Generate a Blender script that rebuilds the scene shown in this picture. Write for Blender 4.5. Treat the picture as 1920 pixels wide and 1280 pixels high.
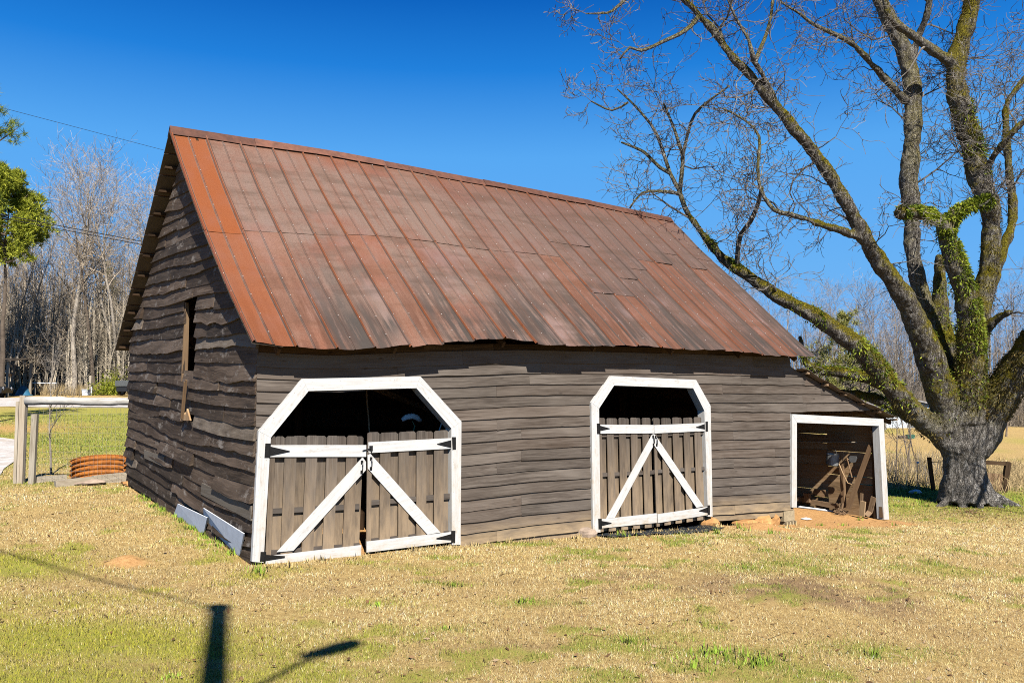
import bpy, math, random
import numpy as np
from mathutils import Vector, Matrix

for o in list(bpy.data.objects):
    bpy.data.objects.remove(o)
SC = bpy.context.scene
COL = SC.collection
R = math.radians

# ------------------------------------------------------------------ camera, sky, sun, exposure
FPX, PITCH, CAMH = 1602.9, 0.0621, 2.5
cd = bpy.data.cameras.new('camera')
cam = bpy.data.objects.new('camera', cd)
COL.objects.link(cam)
cam.location = (0, 0, CAMH)
cam.rotation_euler = (math.pi / 2 + PITCH, 0, 0)
cd.sensor_width = 36
cd.lens = 36 * FPX / 1920
cd.clip_end = 3000
SC.camera = cam

SUN_EL, SUN_AZ = R(43), R(165)
SUNDIR = Vector((math.sin(SUN_AZ) * math.cos(SUN_EL), math.cos(SUN_AZ) * math.cos(SUN_EL), math.sin(SUN_EL)))
w = bpy.data.worlds.new('World')
SC.world = w
w.use_nodes = True
nt = w.node_tree
nt.nodes.clear()
sky = nt.nodes.new('ShaderNodeTexSky')
sky.sky_type = 'NISHITA'
sky.sun_disc = False
sky.sun_elevation = SUN_EL
sky.sun_rotation = SUN_AZ
sky.air_density = 1.0
sky.dust_density = 0.35
sky.ozone_density = 3.5
hs = nt.nodes.new('ShaderNodeHueSaturation')
hs.inputs['Saturation'].default_value = 1.5
hs.inputs['Value'].default_value = 0.25
gm = nt.nodes.new('ShaderNodeGamma')         # the photograph's deep, contrasty blue
gm.inputs['Gamma'].default_value = 1.35
bg = nt.nodes.new('ShaderNodeBackground')
bg.inputs['Strength'].default_value = 0.275
wo = nt.nodes.new('ShaderNodeOutputWorld')
nt.links.new(sky.outputs[0], hs.inputs['Color'])
nt.links.new(hs.outputs[0], gm.inputs['Color'])
mn = nt.nodes.new('ShaderNodeVectorMath')     # no glare round the sun: the sun lamp is the sun
mn.operation = 'MINIMUM'
mn.inputs[1].default_value = (0.5, 1.0, 1.9)
nt.links.new(gm.outputs[0], mn.inputs[0])
tcw = nt.nodes.new('ShaderNodeTexCoord')       # polarised winter sky: pale at the horizon, deep blue above
sxw = nt.nodes.new('ShaderNodeSeparateXYZ')
nt.links.new(tcw.outputs['Generated'], sxw.inputs[0])
rw = nt.nodes.new('ShaderNodeValToRGB')
nt.links.new(sxw.outputs['Z'], rw.inputs[0])
SKYR = [(0.0, (.24, .53, .97)), (.13, (.16, .47, .95)), (.27, (.11, .43, .95)), (.36, (.018, .235, .76)), (.44, (.003, .115, .52)), (.60, (.003, .035, .20)), (1.0, (.003, .03, .16))]
while len(rw.color_ramp.elements) < len(SKYR):
    rw.color_ramp.elements.new(.5)
for e_, (p_, c_) in zip(rw.color_ramp.elements, SKYR):
    e_.position, e_.color = p_, (*c_, 1)
sc2 = nt.nodes.new('ShaderNodeVectorMath')
sc2.operation = 'SCALE'
sc2.inputs['Scale'].default_value = 2.0
nt.links.new(rw.outputs[0], sc2.inputs[0])
mxw = nt.nodes.new('ShaderNodeMix')
mxw.data_type = 'RGBA'
mxw.inputs[0].default_value = .92
nt.links.new(mn.outputs[0], mxw.inputs[6])
nt.links.new(sc2.outputs[0], mxw.inputs[7])
nt.links.new(mxw.outputs[2], bg.inputs['Color'])
nt.links.new(bg.outputs[0], wo.inputs['Surface'])

sd = bpy.data.lights.new('sun', 'SUN')
sd.energy = 5.0
sd.angle = R(0.53)
sd.color = (1.0, 0.945, 0.86)
so = bpy.data.objects.new('sun', sd)
COL.objects.link(so)
so.rotation_euler = SUNDIR.to_track_quat('Z', 'Y').to_euler()
so.location = (20, -40, 40)

SC.view_settings.view_transform = 'Standard'
SC.view_settings.look = 'None'
SC.view_settings.exposure = 0.8
SC.view_settings.gamma = 1.0
SC.cycles.max_bounces = 6
SC.cycles.diffuse_bounces = 1
SC.cycles.use_denoising = False
SC.cycles.filter_width = 1.0
SC.cycles.sample_clamp_indirect = 0.025
SC.cycles.transparent_max_bounces = 8

# ------------------------------------------------------------------ frames of reference
CP, SP = math.cos(PITCH), math.sin(PITCH)
TH = R(36.18)
U = np.array([math.cos(TH), math.sin(TH), 0.0])
V = np.array([-math.sin(TH), math.cos(TH), 0.0])
Z = np.array([0, 0, 1.0])
C0 = np.array([-3.849, 12.973, 0.0])
LB, WB = 13.09, 8.393
EYE = np.array([0, 0, CAMH])


def ray(px, py):
    cx, cz = (px - 960) / FPX, (640 - py) / FPX
    return np.array([cx, CP - cz * SP, SP + cz * CP])


def onv(px, py, vo):                       # the point of a survey sight on the vertical plane parallel to the front wall
    d = ray(px, py)
    t = ((C0 + V * vo - EYE) @ V) / (d @ V)
    return EYE + d * t


def onu(px, py, uo):
    d = ray(px, py)
    t = ((C0 + U * uo - EYE) @ U) / (d @ U)
    return EYE + d * t


def ony(px, py, Y):
    d = ray(px, py)
    return EYE + d * (Y / d[1])


def suv(p):
    q = np.asarray(p) - C0
    return float(q @ U), float(q @ V), float(q[2])


def W3(s, v, z):
    return C0 + U * s + V * v + Z * z


# ------------------------------------------------------------------ terrain height
def _ctrl():
    c = [(-3.85, 12.97, 0.0)]
    for s, v, z in [(2, -.1, -.06), (4, 0, -.14), (6.2, -.1, -.22), (8.4, -.3, -.3), (10.5, -.3, -.4), (12.2, -.2, -.55), (13.2, -.3, -.62),
                    (15, -.1, -.7), (17.2, 0, -.84), (15, 2.6, -.6), (17.2, 3, -.75), (0, 2, .1), (0, 4, .2), (0, 6, .3), (0, 8.4, .4),
                    (6, 4, -.35), (11, 4, -.6), (6, 8, .1), (12, 8.5, -.2)]:
        p = W3(s, v, z)
        c.append(tuple(p))
    c += [(0, 7, 0), (-4, 7, .05), (4, 7, -.1), (0, 0, 0), (0, -30, 0), (-40, -30, .2), (40, -30, -.5), (8, 12, -.3), (-9, 12, .25),
          (-11.1, 19.4, .42), (-14, 24, .6), (-30, 45, 1.6), (-44, 78, 2.62), (-12, 78, 2.66), (-22, 30, .95), (-8, 45, 1.4), (-26, 62, 2.33),
          (13.8, 26, -.78), (20, 30, -.8), (40, 70, -.2), (60, 120, .5), (30, 120, .5), (0, 120, 2.2), (-60, 120, 3.6), (25, 60, -.3),
          (-300, 300, 6), (0, 400, 6), (300, 400, 5), (400, 0, 0), (-400, 0, 3), (0, -400, 0)]
    return np.array(c)


CT = _ctrl()
_K = np.sqrt(((CT[:, None, :2] - CT[None, :, :2]) ** 2).sum(-1) + 4.0)
_A = np.c_[_K + np.eye(len(CT)) * 0.02, np.ones(len(CT))]
_A = np.vstack([_A, np.r_[np.ones(len(CT)), 0]])
_cf = np.linalg.solve(_A, np.r_[CT[:, 2], 0])


def _hash(ix, iy, k):
    n = np.sin(ix * 127.1 + iy * 311.7 + k * 74.7) * 43758.5453
    return n - np.floor(n)


def vnoise(x, y, k=0):
    ix, iy = np.floor(x), np.floor(y)
    fx, fy = x - ix, y - iy
    fx, fy = fx * fx * (3 - 2 * fx), fy * fy * (3 - 2 * fy)
    a, b = _hash(ix, iy, k), _hash(ix + 1, iy, k)
    c, d = _hash(ix, iy + 1, k), _hash(ix + 1, iy + 1, k)
    return (a * (1 - fx) + b * fx) * (1 - fy) + (c * (1 - fx) + d * fx) * fy


def fbm(x, y, k=0, n=4):
    s, a, t = 0, .5, 0
    for i in range(n):
        s = s + a * vnoise(x * 2 ** i, y * 2 ** i, k + i * 7)
        t += a
        a *= .55
    return s / t


def gz(x, y):
    x, y = np.asarray(x, float), np.asarray(y, float)
    sh = x.shape
    xf, yf = np.atleast_1d(x.ravel()), np.atleast_1d(y.ravel())
    if xf.size < 500:
        z = np.sqrt((xf[:, None] - CT[None, :, 0]) ** 2 + (yf[:, None] - CT[None, :, 1]) ** 2 + 4.0) @ _cf[:-1] + _cf[-1]
    else:
        z = np.full(xf.shape, _cf[-1])
        for (cx, cy, _), k in zip(CT, _cf[:-1]):
            z += k * np.sqrt((xf - cx) ** 2 + (yf - cy) ** 2 + 4.0)
    z += (fbm(xf * .45, yf * .45, 3, 3) - .5) * .10 + (fbm(xf * 2.2, yf * 2.2, 9, 2) - .5) * .03
    z += .10 * np.exp(-(((xf - 4.3) / 1.9) ** 2 + ((yf - 11.2) / 1.3) ** 2))
    for mx, my, mr, mh in MOUNDS:
        z += mh * np.exp(-(((xf - mx) / mr) ** 2 + ((yf - my) / mr) ** 2))
    return z.reshape(sh) if sh else float(z[0])


MOUNDS = []


def gpt(px, py, lift=0.0):                 # where a sight line meets the ground
    d = ray(px, py)
    t = 4.0 * 1.02 ** np.arange(220)
    P = EYE[None] + d[None] * t[:, None]
    below = P[:, 2] <= gz(P[:, 0], P[:, 1])
    i = int(np.argmax(below)) if below.any() else len(t) - 1
    a, b = t[max(i - 1, 0)], t[i]
    for _ in range(18):
        m_ = (a + b) / 2
        p = EYE + d * m_
        if p[2] <= gz(p[0], p[1]):
            b = m_
        else:
            a = m_
    p = EYE + d * b
    p[2] = gz(p[0], p[1]) + lift
    return p


_m = gpt(238, 1052)
MOUNDS.append((_m[0], _m[1], .20, .10))
_m2 = gpt(1428, 990)
MOUNDS.append((_m2[0], _m2[1], .45, .12))


# ------------------------------------------------------------------ mesh builder and tagging
class MB:
    def __init__(self):
        self.v, self.f, self.g, self.r, self.m = [], [], [], [], []

    def add(self, verts, faces, grain=None, rnd=0.5, mask=0.0):
        n = len(self.v)
        self.v += [tuple(map(float, p)) for p in verts]
        self.f += [tuple(i + n for i in f) for f in faces]
        if grain is None:
            grain = [(p[0], p[1], p[2]) for p in verts]
        self.g += [tuple(map(float, q)) for q in grain]
        self.r += [rnd] * len(verts)
        self.m += list(mask) if hasattr(mask, '__len__') else [mask] * len(verts)

    def slab(self, front, depth, along, rnd=None, mask=0.0):
        """front: planar outline; extruded by the vector depth; along: grain direction"""
        front = [np.asarray(p, float) for p in front]
        depth = np.asarray(depth, float)
        a = np.asarray(along, float)
        a = a / np.linalg.norm(a)
        dn = depth / np.linalg.norm(depth)
        b = np.cross(dn, a)
        rnd = RNG.random() if rnd is None else rnd
        n = len(front)
        allv = front + [p + depth for p in front]
        nrm = sum((np.cross(front[i], front[(i + 1) % n]) for i in range(n)), np.zeros(3))
        flip = (nrm @ depth) > 0
        ff = list(range(n))
        bk = list(range(2 * n - 1, n - 1, -1))
        if flip:
            ff, bk = ff[::-1], bk[::-1]
        # separate vertices per face group so that shading stays flat and grain runs along each face
        gr = [(p @ a, p @ b + (p @ dn) * .9, rnd * 37) for p in allv]
        self.add(allv, [ff, bk], gr, rnd, list(mask) + list(mask) if hasattr(mask, '__len__') else mask)
        for i in range(n):
            j = (i + 1) % n
            q = [i, i + n, j + n, j]
            if flip:
                q = q[::-1]
            mm = 0.0
            if hasattr(mask, '__len__'):
                ml = list(mask) + list(mask)
                mm = [ml[k] for k in q]
            else:
                mm = mask
            self.add([allv[k] for k in q], [(0, 1, 2, 3)], [gr[k] for k in q], rnd, mm)

    def box(self, c, ax, ay, az, along=None, rnd=None):
        c, ax, ay, az = [np.asarray(q, float) for q in (c, ax, ay, az)]
        fr = [c - ax - ay - az, c + ax - ay - az, c + ax - ay + az, c - ax - ay + az]
        al = along if along is not None else max((ax, ay, az), key=lambda q: float(q @ q))
        if abs(np.asarray(al) @ ay) > .9 * np.linalg.norm(al) * np.linalg.norm(ay):
            fr = [c - ax - ay - az, c + ax - ay - az, c + ax + ay - az, c - ax + ay - az]
            self.slab(fr, 2 * az, al, rnd)
        else:
            self.slab(fr, 2 * ay, al, rnd)

    def beam(self, p, q, wd, th, side=None, rnd=None):
        p, q = np.asarray(p, float), np.asarray(q, float)
        a = q - p
        an = a / np.linalg.norm(a)
        sdv = np.asarray(side if side is not None else (Z if abs(an[2]) < .9 else U), float)
        sdv = sdv - an * (sdv @ an)
        sdv /= np.linalg.norm(sdv)
        t = np.cross(an, sdv)
        fr = [p - sdv * wd / 2 - t * th / 2, q - sdv * wd / 2 - t * th / 2, q + sdv * wd / 2 - t * th / 2, p + sdv * wd / 2 - t * th / 2]
        self.slab(fr, t * th, an, rnd)

    def tube(self, pts, rad, n=6, caps=True, rnd=None, rough=0.0):
        pts = [np.asarray(p, float) for p in pts]
        k = len(pts)
        if not hasattr(rad, '__len__'):
            rad = [rad] * k
        rnd = RNG.random() if rnd is None else rnd
        vs, gr = [], []
        prev = None
        acc = 0
        for i in range(k):
            d = pts[min(i + 1, k - 1)] - pts[max(i - 1, 0)]
            L = np.linalg.norm(d)
            d = d / L if L > 1e-9 else np.array([0, 0, 1.])
            if prev is None:
                ref = np.array([0, 0, 1.]) if abs(d[2]) < .9 else np.array([1., 0, 0])
            else:
                ref = prev
            a = ref - d * (ref @ d)
            na = np.linalg.norm(a)
            if na < 1e-6:
                a = np.cross(d, [0.3, 0.5, 0.8])
                na = np.linalg.norm(a)
            a /= na
            prev = a
            b = np.cross(d, a)
            if i:
                acc += np.linalg.norm(pts[i] - pts[i - 1])
            for j in range(n):
                an = 2 * math.pi * j / n
                rr = rad[i] * (1 + (RNG.random() - .5) * rough)
                vs.append(pts[i] + (a * math.cos(an) + b * math.sin(an)) * rr)
                gr.append((acc, an * rad[i], rnd * 37))
        fs = []
        for i in range(k - 1):
            for j in range(n):
                fs.append((i * n + j, i * n + (j + 1) % n, (i + 1) * n + (j + 1) % n, (i + 1) * n + j))
        if caps:
            fs.append(tuple(range(n - 1, -1, -1)))
            fs.append(tuple((k - 1) * n + j for j in range(n)))
        self.add(vs, fs, gr, rnd)

    def lathe(self, c, prof, n=20, axis=None, rnd=None):
        c = np.asarray(c, float)
        ax = np.asarray(axis if axis is not None else Z, float)
        ax /= np.linalg.norm(ax)
        a = np.cross(ax, [0.31, .77, .1])
        a /= np.linalg.norm(a)
        b = np.cross(ax, a)
        vs, fs = [], []
        for r_, h in prof:
            for j in range(n):
                an = 2 * math.pi * j / n
                vs.append(c + ax * h + (a * math.cos(an) + b * math.sin(an)) * r_)
        for i in range(len(prof) - 1):
            for j in range(n):
                fs.append((i * n + j, i * n + (j + 1) % n, (i + 1) * n + (j + 1) % n, (i + 1) * n + j))
        self.add(vs, fs, None, RNG.random() if rnd is None else rnd)

    def build(self, name, mat, parent=None, loc=None, smooth=False):
        v = np.array(self.v, float)
        if loc is None:
            loc = np.array([(v[:, 0].min() + v[:, 0].max()) / 2, (v[:, 1].min() + v[:, 1].max()) / 2, v[:, 2].min()])
        loc = np.asarray(loc, float)
        me = bpy.data.meshes.new(name)
        me.from_pydata((v - loc).tolist(), [], self.f)
        at = me.attributes.new('grain', 'FLOAT_VECTOR', 'POINT')
        at.data.foreach_set('vector', np.array(self.g, np.float32).ravel())
        at = me.attributes.new('rnd', 'FLOAT', 'POINT')
        at.data.foreach_set('value', np.array(self.r, np.float32))
        at = me.attributes.new('mask', 'FLOAT', 'POINT')
        at.data.foreach_set('value', np.array(self.m, np.float32))
        me.materials.append(mat)
        if smooth:
            me.polygons.foreach_set('use_smooth', [True] * len(me.polygons))
        me.update()
        return link(name, me, parent, loc)


RNG = random.Random(7)
WLOC = {}


def link(name, me, parent, loc):
    o = bpy.data.objects.new(name, me)
    COL.objects.link(o)
    loc = np.asarray(loc, float)
    if parent is not None:
        o.parent = parent
        o.location = loc - WLOC[parent.name]
    else:
        o.location = loc
    WLOC[o.name] = loc
    return o


def tag(o, label, cat, group=None, kind=None):
    if label:
        o['label'] = label
    if cat:
        o['category'] = cat
    if group:
        o['group'] = group
    if kind:
        o['kind'] = kind
    return o


def thing(name, label, cat, loc, group=None):
    return tag(link(name, None, None, loc), label, cat, group)


def copy_tree(o, parent=None):
    c = o.copy()
    COL.objects.link(c)
    if parent is not None:
        c.parent = parent
    for ch in list(o.children):
        copy_tree(ch, c)
    return c


def npmesh(name, verts, tris, mat, attrs, parent=None, loc=(0, 0, 0), nv=3):
    me = bpy.data.meshes.new(name)
    verts = np.asarray(verts, np.float32) - np.asarray(loc, np.float32)
    nf = len(tris)
    me.vertices.add(len(verts))
    me.vertices.foreach_set('co', verts.ravel())
    me.loops.add(nf * nv)
    me.loops.foreach_set('vertex_index', np.asarray(tris, np.int32).ravel())
    me.polygons.add(nf)
    me.polygons.foreach_set('loop_start', np.arange(0, nf * nv, nv, dtype=np.int32))
    me.polygons.foreach_set('loop_total', np.full(nf, nv, np.int32))
    for nm, ty, data in attrs:
        at = me.attributes.new(nm, ty, 'POINT')
        at.data.foreach_set('vector' if ty == 'FLOAT_VECTOR' else ('color' if ty == 'FLOAT_COLOR' else 'value'), np.asarray(data, np.float32).ravel())
    me.materials.append(mat)
    me.update(calc_edges=True)
    me.validate()
    return link(name, me, parent, loc)


# ------------------------------------------------------------------ materials
class NT:
    def __init__(self, name, rough=.8, spec=.3, metal=0.0):
        self.m = bpy.data.materials.new(name)
        self.m.use_nodes = True
        self.t = self.m.node_tree
        self.b = self.t.nodes['Principled BSDF']
        self.b.inputs['Roughness'].default_value = rough
        self.b.inputs['Specular IOR Level'].default_value = spec
        self.b.inputs['Metallic'].default_value = metal

    def n(self, ty, **kw):
        nd = self.t.nodes.new(ty)
        for k, v in kw.items():
            setattr(nd, k, v)
        return nd

    def l(self, a, b):
        self.t.links.new(a, b)

    def attr(self, nm):
        return self.n('ShaderNodeAttribute', attribute_name=nm)

    def mapped(self, src, scale):
        mp = self.n('ShaderNodeMapping')
        mp.inputs['Scale'].default_value = scale
        self.l(src, mp.inputs['Vector'])
        return mp.outputs[0]

    def noise(self, vec, scale=1, detail=6, rough=.6, dist=0.0):
        nd = self.n('ShaderNodeTexNoise')
        nd.inputs['Scale'].default_value = scale
        nd.inputs['Detail'].default_value = detail
        nd.inputs['Roughness'].default_value = rough
        nd.inputs['Distortion'].default_value = dist
        if vec is not None:
            self.l(vec, nd.inputs['Vector'])
        return nd.outputs['Fac']

    def ramp(self, fac, stops):
        rp = self.n('ShaderNodeValToRGB')
        e = rp.color_ramp.elements
        while len(e) < len(stops):
            e.new(.5)
        for q, (p, c) in zip(e, stops):
            q.position = p
            q.color = (*c, 1) if len(c) == 3 else c
        self.l(fac, rp.inputs[0])
        return rp.outputs[0]

    def mix(self, fac, a, b, mode='MIX'):
        mx = self.n('ShaderNodeMix', data_type='RGBA', blend_type=mode)
        for sk, x in ((mx.inputs[0], fac), (mx.inputs[6], a), (mx.inputs[7], b)):
            if hasattr(x, 'links'):
                self.l(x, sk)
            elif isinstance(x, (int, float)):
                sk.default_value = x
            else:
                sk.default_value = (*x, 1)
        return mx.outputs[2]

    def math(self, op, a, b=None, clamp=False):
        nd = self.n('ShaderNodeMath', operation=op, use_clamp=clamp)
        for i, x in enumerate((a, b)):
            if x is None:
                continue
            if hasattr(x, 'links'):
                self.l(x, nd.inputs[i])
            else:
                nd.inputs[i].default_value = x
        return nd.outputs[0]

    def rng(self, x, a, b, c, d):
        nd = self.n('ShaderNodeMapRange')
        self.l(x, nd.inputs[0])
        for i, q in enumerate((a, b, c, d)):
            nd.inputs[i + 1].default_value = q
        return nd.outputs[0]

    def bump(self, h, strength=.4, dist=.01):
        bp = self.n('ShaderNodeBump')
        bp.inputs['Strength'].default_value = strength
        bp.inputs['Distance'].default_value = dist
        self.l(h, bp.inputs['Height'])
        self.l(bp.outputs[0], self.b.inputs['Normal'])

    def color(self, c):
        self.l(c, self.b.inputs['Base Color'])


def wood(name, dark, mid, light, rough=.85, vary=(.75, 1.2), gs=(1.3, 26, 1), bump=.5, mud=None, knots=True, spots=None, spec=.25):
    t = NT(name, rough, spec)
    g = t.attr('grain').outputs['Vector']
    n1 = t.noise(t.mapped(g, gs), 1, 8, .65, .6)
    n2 = t.noise(t.mapped(g, (gs[0] * 3, gs[1] * 4, 1)), 1, 4, .7)
    n3 = t.noise(t.mapped(g, (.7, 2.5, 1)), 1, 3, .5)
    c = t.ramp(n1, [(.28, dark), (.5, mid), (.72, light)])
    c = t.mix(t.rng(n2, .35, .7, .45, 0), c, tuple(x * .45 for x in dark))
    c = t.mix(t.rng(n3, .42, .72, 0, .5), c, light)
    n5 = t.noise(t.mapped(g, (.5, 34, 1)), 1, 2, .5)
    c = t.mix(t.rng(n5, .66, .70, 0, .55), c, tuple(x * .3 for x in dark))
    r = t.attr('rnd').outputs['Fac']
    wn = t.n('ShaderNodeTexWhiteNoise', noise_dimensions='1D')
    t.l(r, wn.inputs['W'])
    c = t.mix(t.rng(wn.outputs['Value'], .35, 1, 0, .2), c, tuple(q * k for q, k in zip(mid, (1.25, .95, .72))))
    vv = t.rng(r, 0, 1, *vary)
    hsn = t.n('ShaderNodeHueSaturation')
    t.l(c, hsn.inputs['Color'])
    t.l(vv, hsn.inputs['Value'])
    c = hsn.outputs[0]
    if knots:
        vo = t.n('ShaderNodeTexVoronoi')
        vo.inputs['Scale'].default_value = 1
        t.l(t.mapped(g, (1.6, 5.0, 1)), vo.inputs['Vector'])
        c = t.mix(t.rng(vo.outputs['Distance'], .03, .11, .75, 0), c, tuple(x * .4 for x in dark))
    if mud:
        mk = t.attr('mask').outputs['Fac']
        nn = t.noise(t.mapped(g, (2.2, 9, 1)), 1, 5, .6)
        f = t.math('MULTIPLY', mk, t.rng(nn, .3, .65, .25, 1.0), True)
        c = t.mix(f, c, mud)
    if spots:
        nn = t.noise(t.mapped(g, (3, 6, 1)), 1, 6, .7)
        c = t.mix(t.rng(nn, .56, .68, 0, .8), c, spots)
    t.color(c)
    t.bump(n1, bump, .008)
    return t.m


def plain(name, col, rough=.7, metal=0.0, vary=.25, scale=8, spec=.3, bump=0.0, col2=None):
    t = NT(name, rough, spec, metal)
    tc = t.n('ShaderNodeTexCoord').outputs['Object']
    n = t.noise(tc, scale, 6, .65)
    c2 = col2 or tuple(x * (1 - vary * 1.6) for x in col)
    c = t.ramp(n, [(.3, c2), (.62, col)])
    rr = t.rng(t.attr('rnd').outputs['Fac'], 0, 1, 1 - vary, 1 + vary)
    h = t.n('ShaderNodeHueSaturation')
    t.l(c, h.inputs['Color'])
    t.l(rr, h.inputs['Value'])
    t.color(h.outputs[0])
    if bump:
        t.bump(n, bump, .02)
    return t.m


M = {}
M['wall'] = wood('weathered_siding', (.036, .028, .022), (.10, .082, .068), (.18, .153, .128), mud=(.36, .26, .15), vary=(.84, 1.15))
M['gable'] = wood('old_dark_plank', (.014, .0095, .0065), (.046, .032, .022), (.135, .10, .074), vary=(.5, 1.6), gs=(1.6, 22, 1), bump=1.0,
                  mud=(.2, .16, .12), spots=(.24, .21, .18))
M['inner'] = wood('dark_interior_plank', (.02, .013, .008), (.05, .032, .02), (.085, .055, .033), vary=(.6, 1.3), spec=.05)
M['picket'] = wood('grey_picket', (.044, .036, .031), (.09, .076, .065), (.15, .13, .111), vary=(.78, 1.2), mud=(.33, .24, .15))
M['innerlit'] = wood('brown_shed_plank', (.16, .10, .055), (.42, .275, .15), (.58, .41, .25), vary=(.6, 1.3), spec=.05)  # interior plank with its colour raised to stand in for bounce light
M['oldraw'] = wood('aged_raw_pine', (.10, .06, .032), (.19, .12, .065), (.28, .19, .11), vary=(.75, 1.15))
M['raw'] = wood('raw_pine', (.22, .13, .065), (.36, .235, .12), (.5, .36, .21), vary=(.75, 1.15))
M['oldboard'] = wood('old_loose_board', (.12, .075, .04), (.22, .14, .08), (.33, .23, .14), vary=(.6, 1.2))
M['post'] = wood('weathered_post', (.22, .18, .13), (.38, .33, .25), (.52, .47, .38), vary=(.85, 1.1), gs=(1.3, 22, 1))
M['rail'] = wood('bleached_log', (.22, .205, .18), (.45, .43, .39), (.62, .60, .55), vary=(.95, 1.05), gs=(2, 12, 1), bump=.9)
M['greyboard'] = wood('grey_plain_board', (.09, .078, .062), (.145, .128, .104), (.2, .18, .15), vary=(.9, 1.1))


def white_paint():
    t = NT('white_paint', .55, .3)
    g = t.attr('grain').outputs['Vector']
    n1 = t.noise(t.mapped(g, (2, 30, 1)), 1, 6, .6)
    n2 = t.noise(t.mapped(g, (5, 9, 1)), 1, 5, .7)
    c = t.ramp(n1, [(.3, (.47, .455, .425)), (.6, (.585, .575, .55))])
    c = t.mix(t.rng(n2, .57, .72, 0, .6), c, (.36, .31, .24))
    n4 = t.noise(t.mapped(g, (9, 60, 1)), 1, 3, .6)
    c = t.mix(t.rng(n4, .63, .7, 0, .5), c, (.34, .30, .25))
    mk = t.attr('mask').outputs['Fac']
    c = t.mix(t.math('MULTIPLY', mk, t.rng(n2, .35, .65, 0, .7), True), c, (.45, .34, .2))
    t.color(c)
    t.bump(n1, .35, .004)
    return t.m


M['white'] = white_paint()
M['black'] = plain('black_iron', (.012, .012, .013), .45, .3, .3, spec=.5)
M['sheet'] = plain('pale_cement_panel', (.74, .765, .79), .7, 0, .12, 5, bump=.1)
M['concrete'] = plain('stained_block', (.46, .36, .22), .9, 0, .2, 14, bump=.4)
M['clay'] = plain('orange_clay', (.52, .27, .10), .95, 0, .25, 6, bump=.6)
M['rock'] = plain('pale_rock', (.42, .32, .24), .9, 0, .25, 6, bump=.6)
M['plastic'] = plain('black_plastic_sheet', (.03, .037, .045), .35, 0, .2, 6, spec=.6, bump=.3)
M['tin'] = plain('dull_tin', (.34, .35, .35), .45, .6, .2, 9)
M['whiteplastic'] = plain('white_plastic', (.72, .74, .76), .5, 0, .05)
M['blue'] = plain('blue_tarp', (.03, .13, .22), .5, 0, .25, 3, bump=.5)
M['greenpl'] = plain('green_plastic', (.06, .2, .14), .5)
M['red'] = plain('red_enamel', (.62, .015, .012), .4)
M['darkbody'] = plain('dark_body', (.018, .02, .024), .4, 0, .2, spec=.5)
M['greybed'] = plain('grey_bed', (.14, .15, .15), .6)
M['bluegrey'] = plain('blue_grey_metal', (.1, .13, .18), .5)
M['tyre'] = plain('rubber', (.025, .024, .022), .85)
M['glass'] = plain('dark_glass', (.02, .025, .03), .1, spec=.6)
M['housewhite'] = plain('pale_siding', (.6, .64, .66), .7, 0, .08)
M['houseroof'] = plain('grey_shingle', (.3, .29, .28), .9)
M['wire'] = plain('wire', (.03, .03, .032), .6)
M['galv'] = plain('galvanised_wire', (.2, .19, .17), .6, .3)
M['trunk_far'] = plain('far_bark', (.38, .33, .265), .95, 0, .3, 3, col2=(.17, .14, .11), bump=.3)
M['trunk_dark'] = plain('far_dark_bark', (.20, .155, .115), .95, 0, .35, 3)
M['twig_far'] = plain('far_twigs', (.41, .33, .24), .95, 0, .4, 2)
M['twig_grey'] = plain('far_grey_twigs', (.30, .26, .225), .95, 0, .35, 2)
M['brush'] = plain('dry_brush', (.46, .34, .17), .95, 0, .45, 2)
M['tangle'] = plain('pale_tangle', (.60, .51, .38), .95, 0, .4, 2)
M['woodmass'] = plain('tangled_twigs', (.74, .61, .45), .95, 0, .45, 2)
M['twig'] = plain('fine_twigs', (.17, .15, .128), .9, 0, .5, 3)


def leafy(name, c1, c2, c3, trans=.25):
    t = NT(name, .6, .25)
    r = t.attr('rnd').outputs['Fac']
    c = t.ramp(r, [(0, c1), (.5, c2), (1, c3)])
    t.color(c)
    tr = t.n('ShaderNodeBsdfTranslucent')
    t.l(c, tr.inputs['Color'])
    ms = t.n('ShaderNodeMixShader')
    ms.inputs[0].default_value = trans
    t.l(t.b.outputs[0], ms.inputs[1])
    t.l(tr.outputs[0], ms.inputs[2])
    t.l(ms.outputs[0], t.t.nodes['Material Output'].inputs['Surface'])
    return t.m


M['fern'] = leafy('fern_fronds', (.03, .05, .006), (.15, .20, .016), (.42, .46, .045))
M['ivy'] = leafy('trunk_leaves', (.03, .035, .01), (.11, .09, .02), (.22, .15, .05))
M['pine'] = leafy('pine_needles', (.04, .07, .012), (.14, .19, .025), (.32, .34, .04))
M['pine_y'] = leafy('yellow_pine_needles', (.09, .12, .012), (.27, .30, .025), (.50, .50, .05))
M['cedar'] = leafy('evergreen_leaves', (.12, .13, .03), (.30, .29, .07), (.44, .42, .13))


def vcol_grass():
    t = NT('grass_blades', .75, .15)
    c = t.attr('col').outputs['Color']
    t.color(c)
    geo = t.n('ShaderNodeNewGeometry')
    nm = t.n('ShaderNodeMix', data_type='VECTOR')
    nm.inputs[0].default_value = .8
    t.l(geo.outputs['Normal'], nm.inputs[4])
    nm.inputs[5].default_value = (0, 0, 1)
    t.l(nm.outputs[1], t.b.inputs['Normal'])
    tr = t.n('ShaderNodeBsdfTranslucent')
    t.l(c, tr.inputs['Color'])
    ms = t.n('ShaderNodeMixShader')
    ms.inputs[0].default_value = .12
    t.l(t.b.outputs[0], ms.inputs[1])
    t.l(tr.outputs[0], ms.inputs[2])
    t.l(ms.outputs[0], t.t.nodes['Material Output'].inputs['Surface'])
    return t.m


M['grass'] = vcol_grass()


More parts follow.
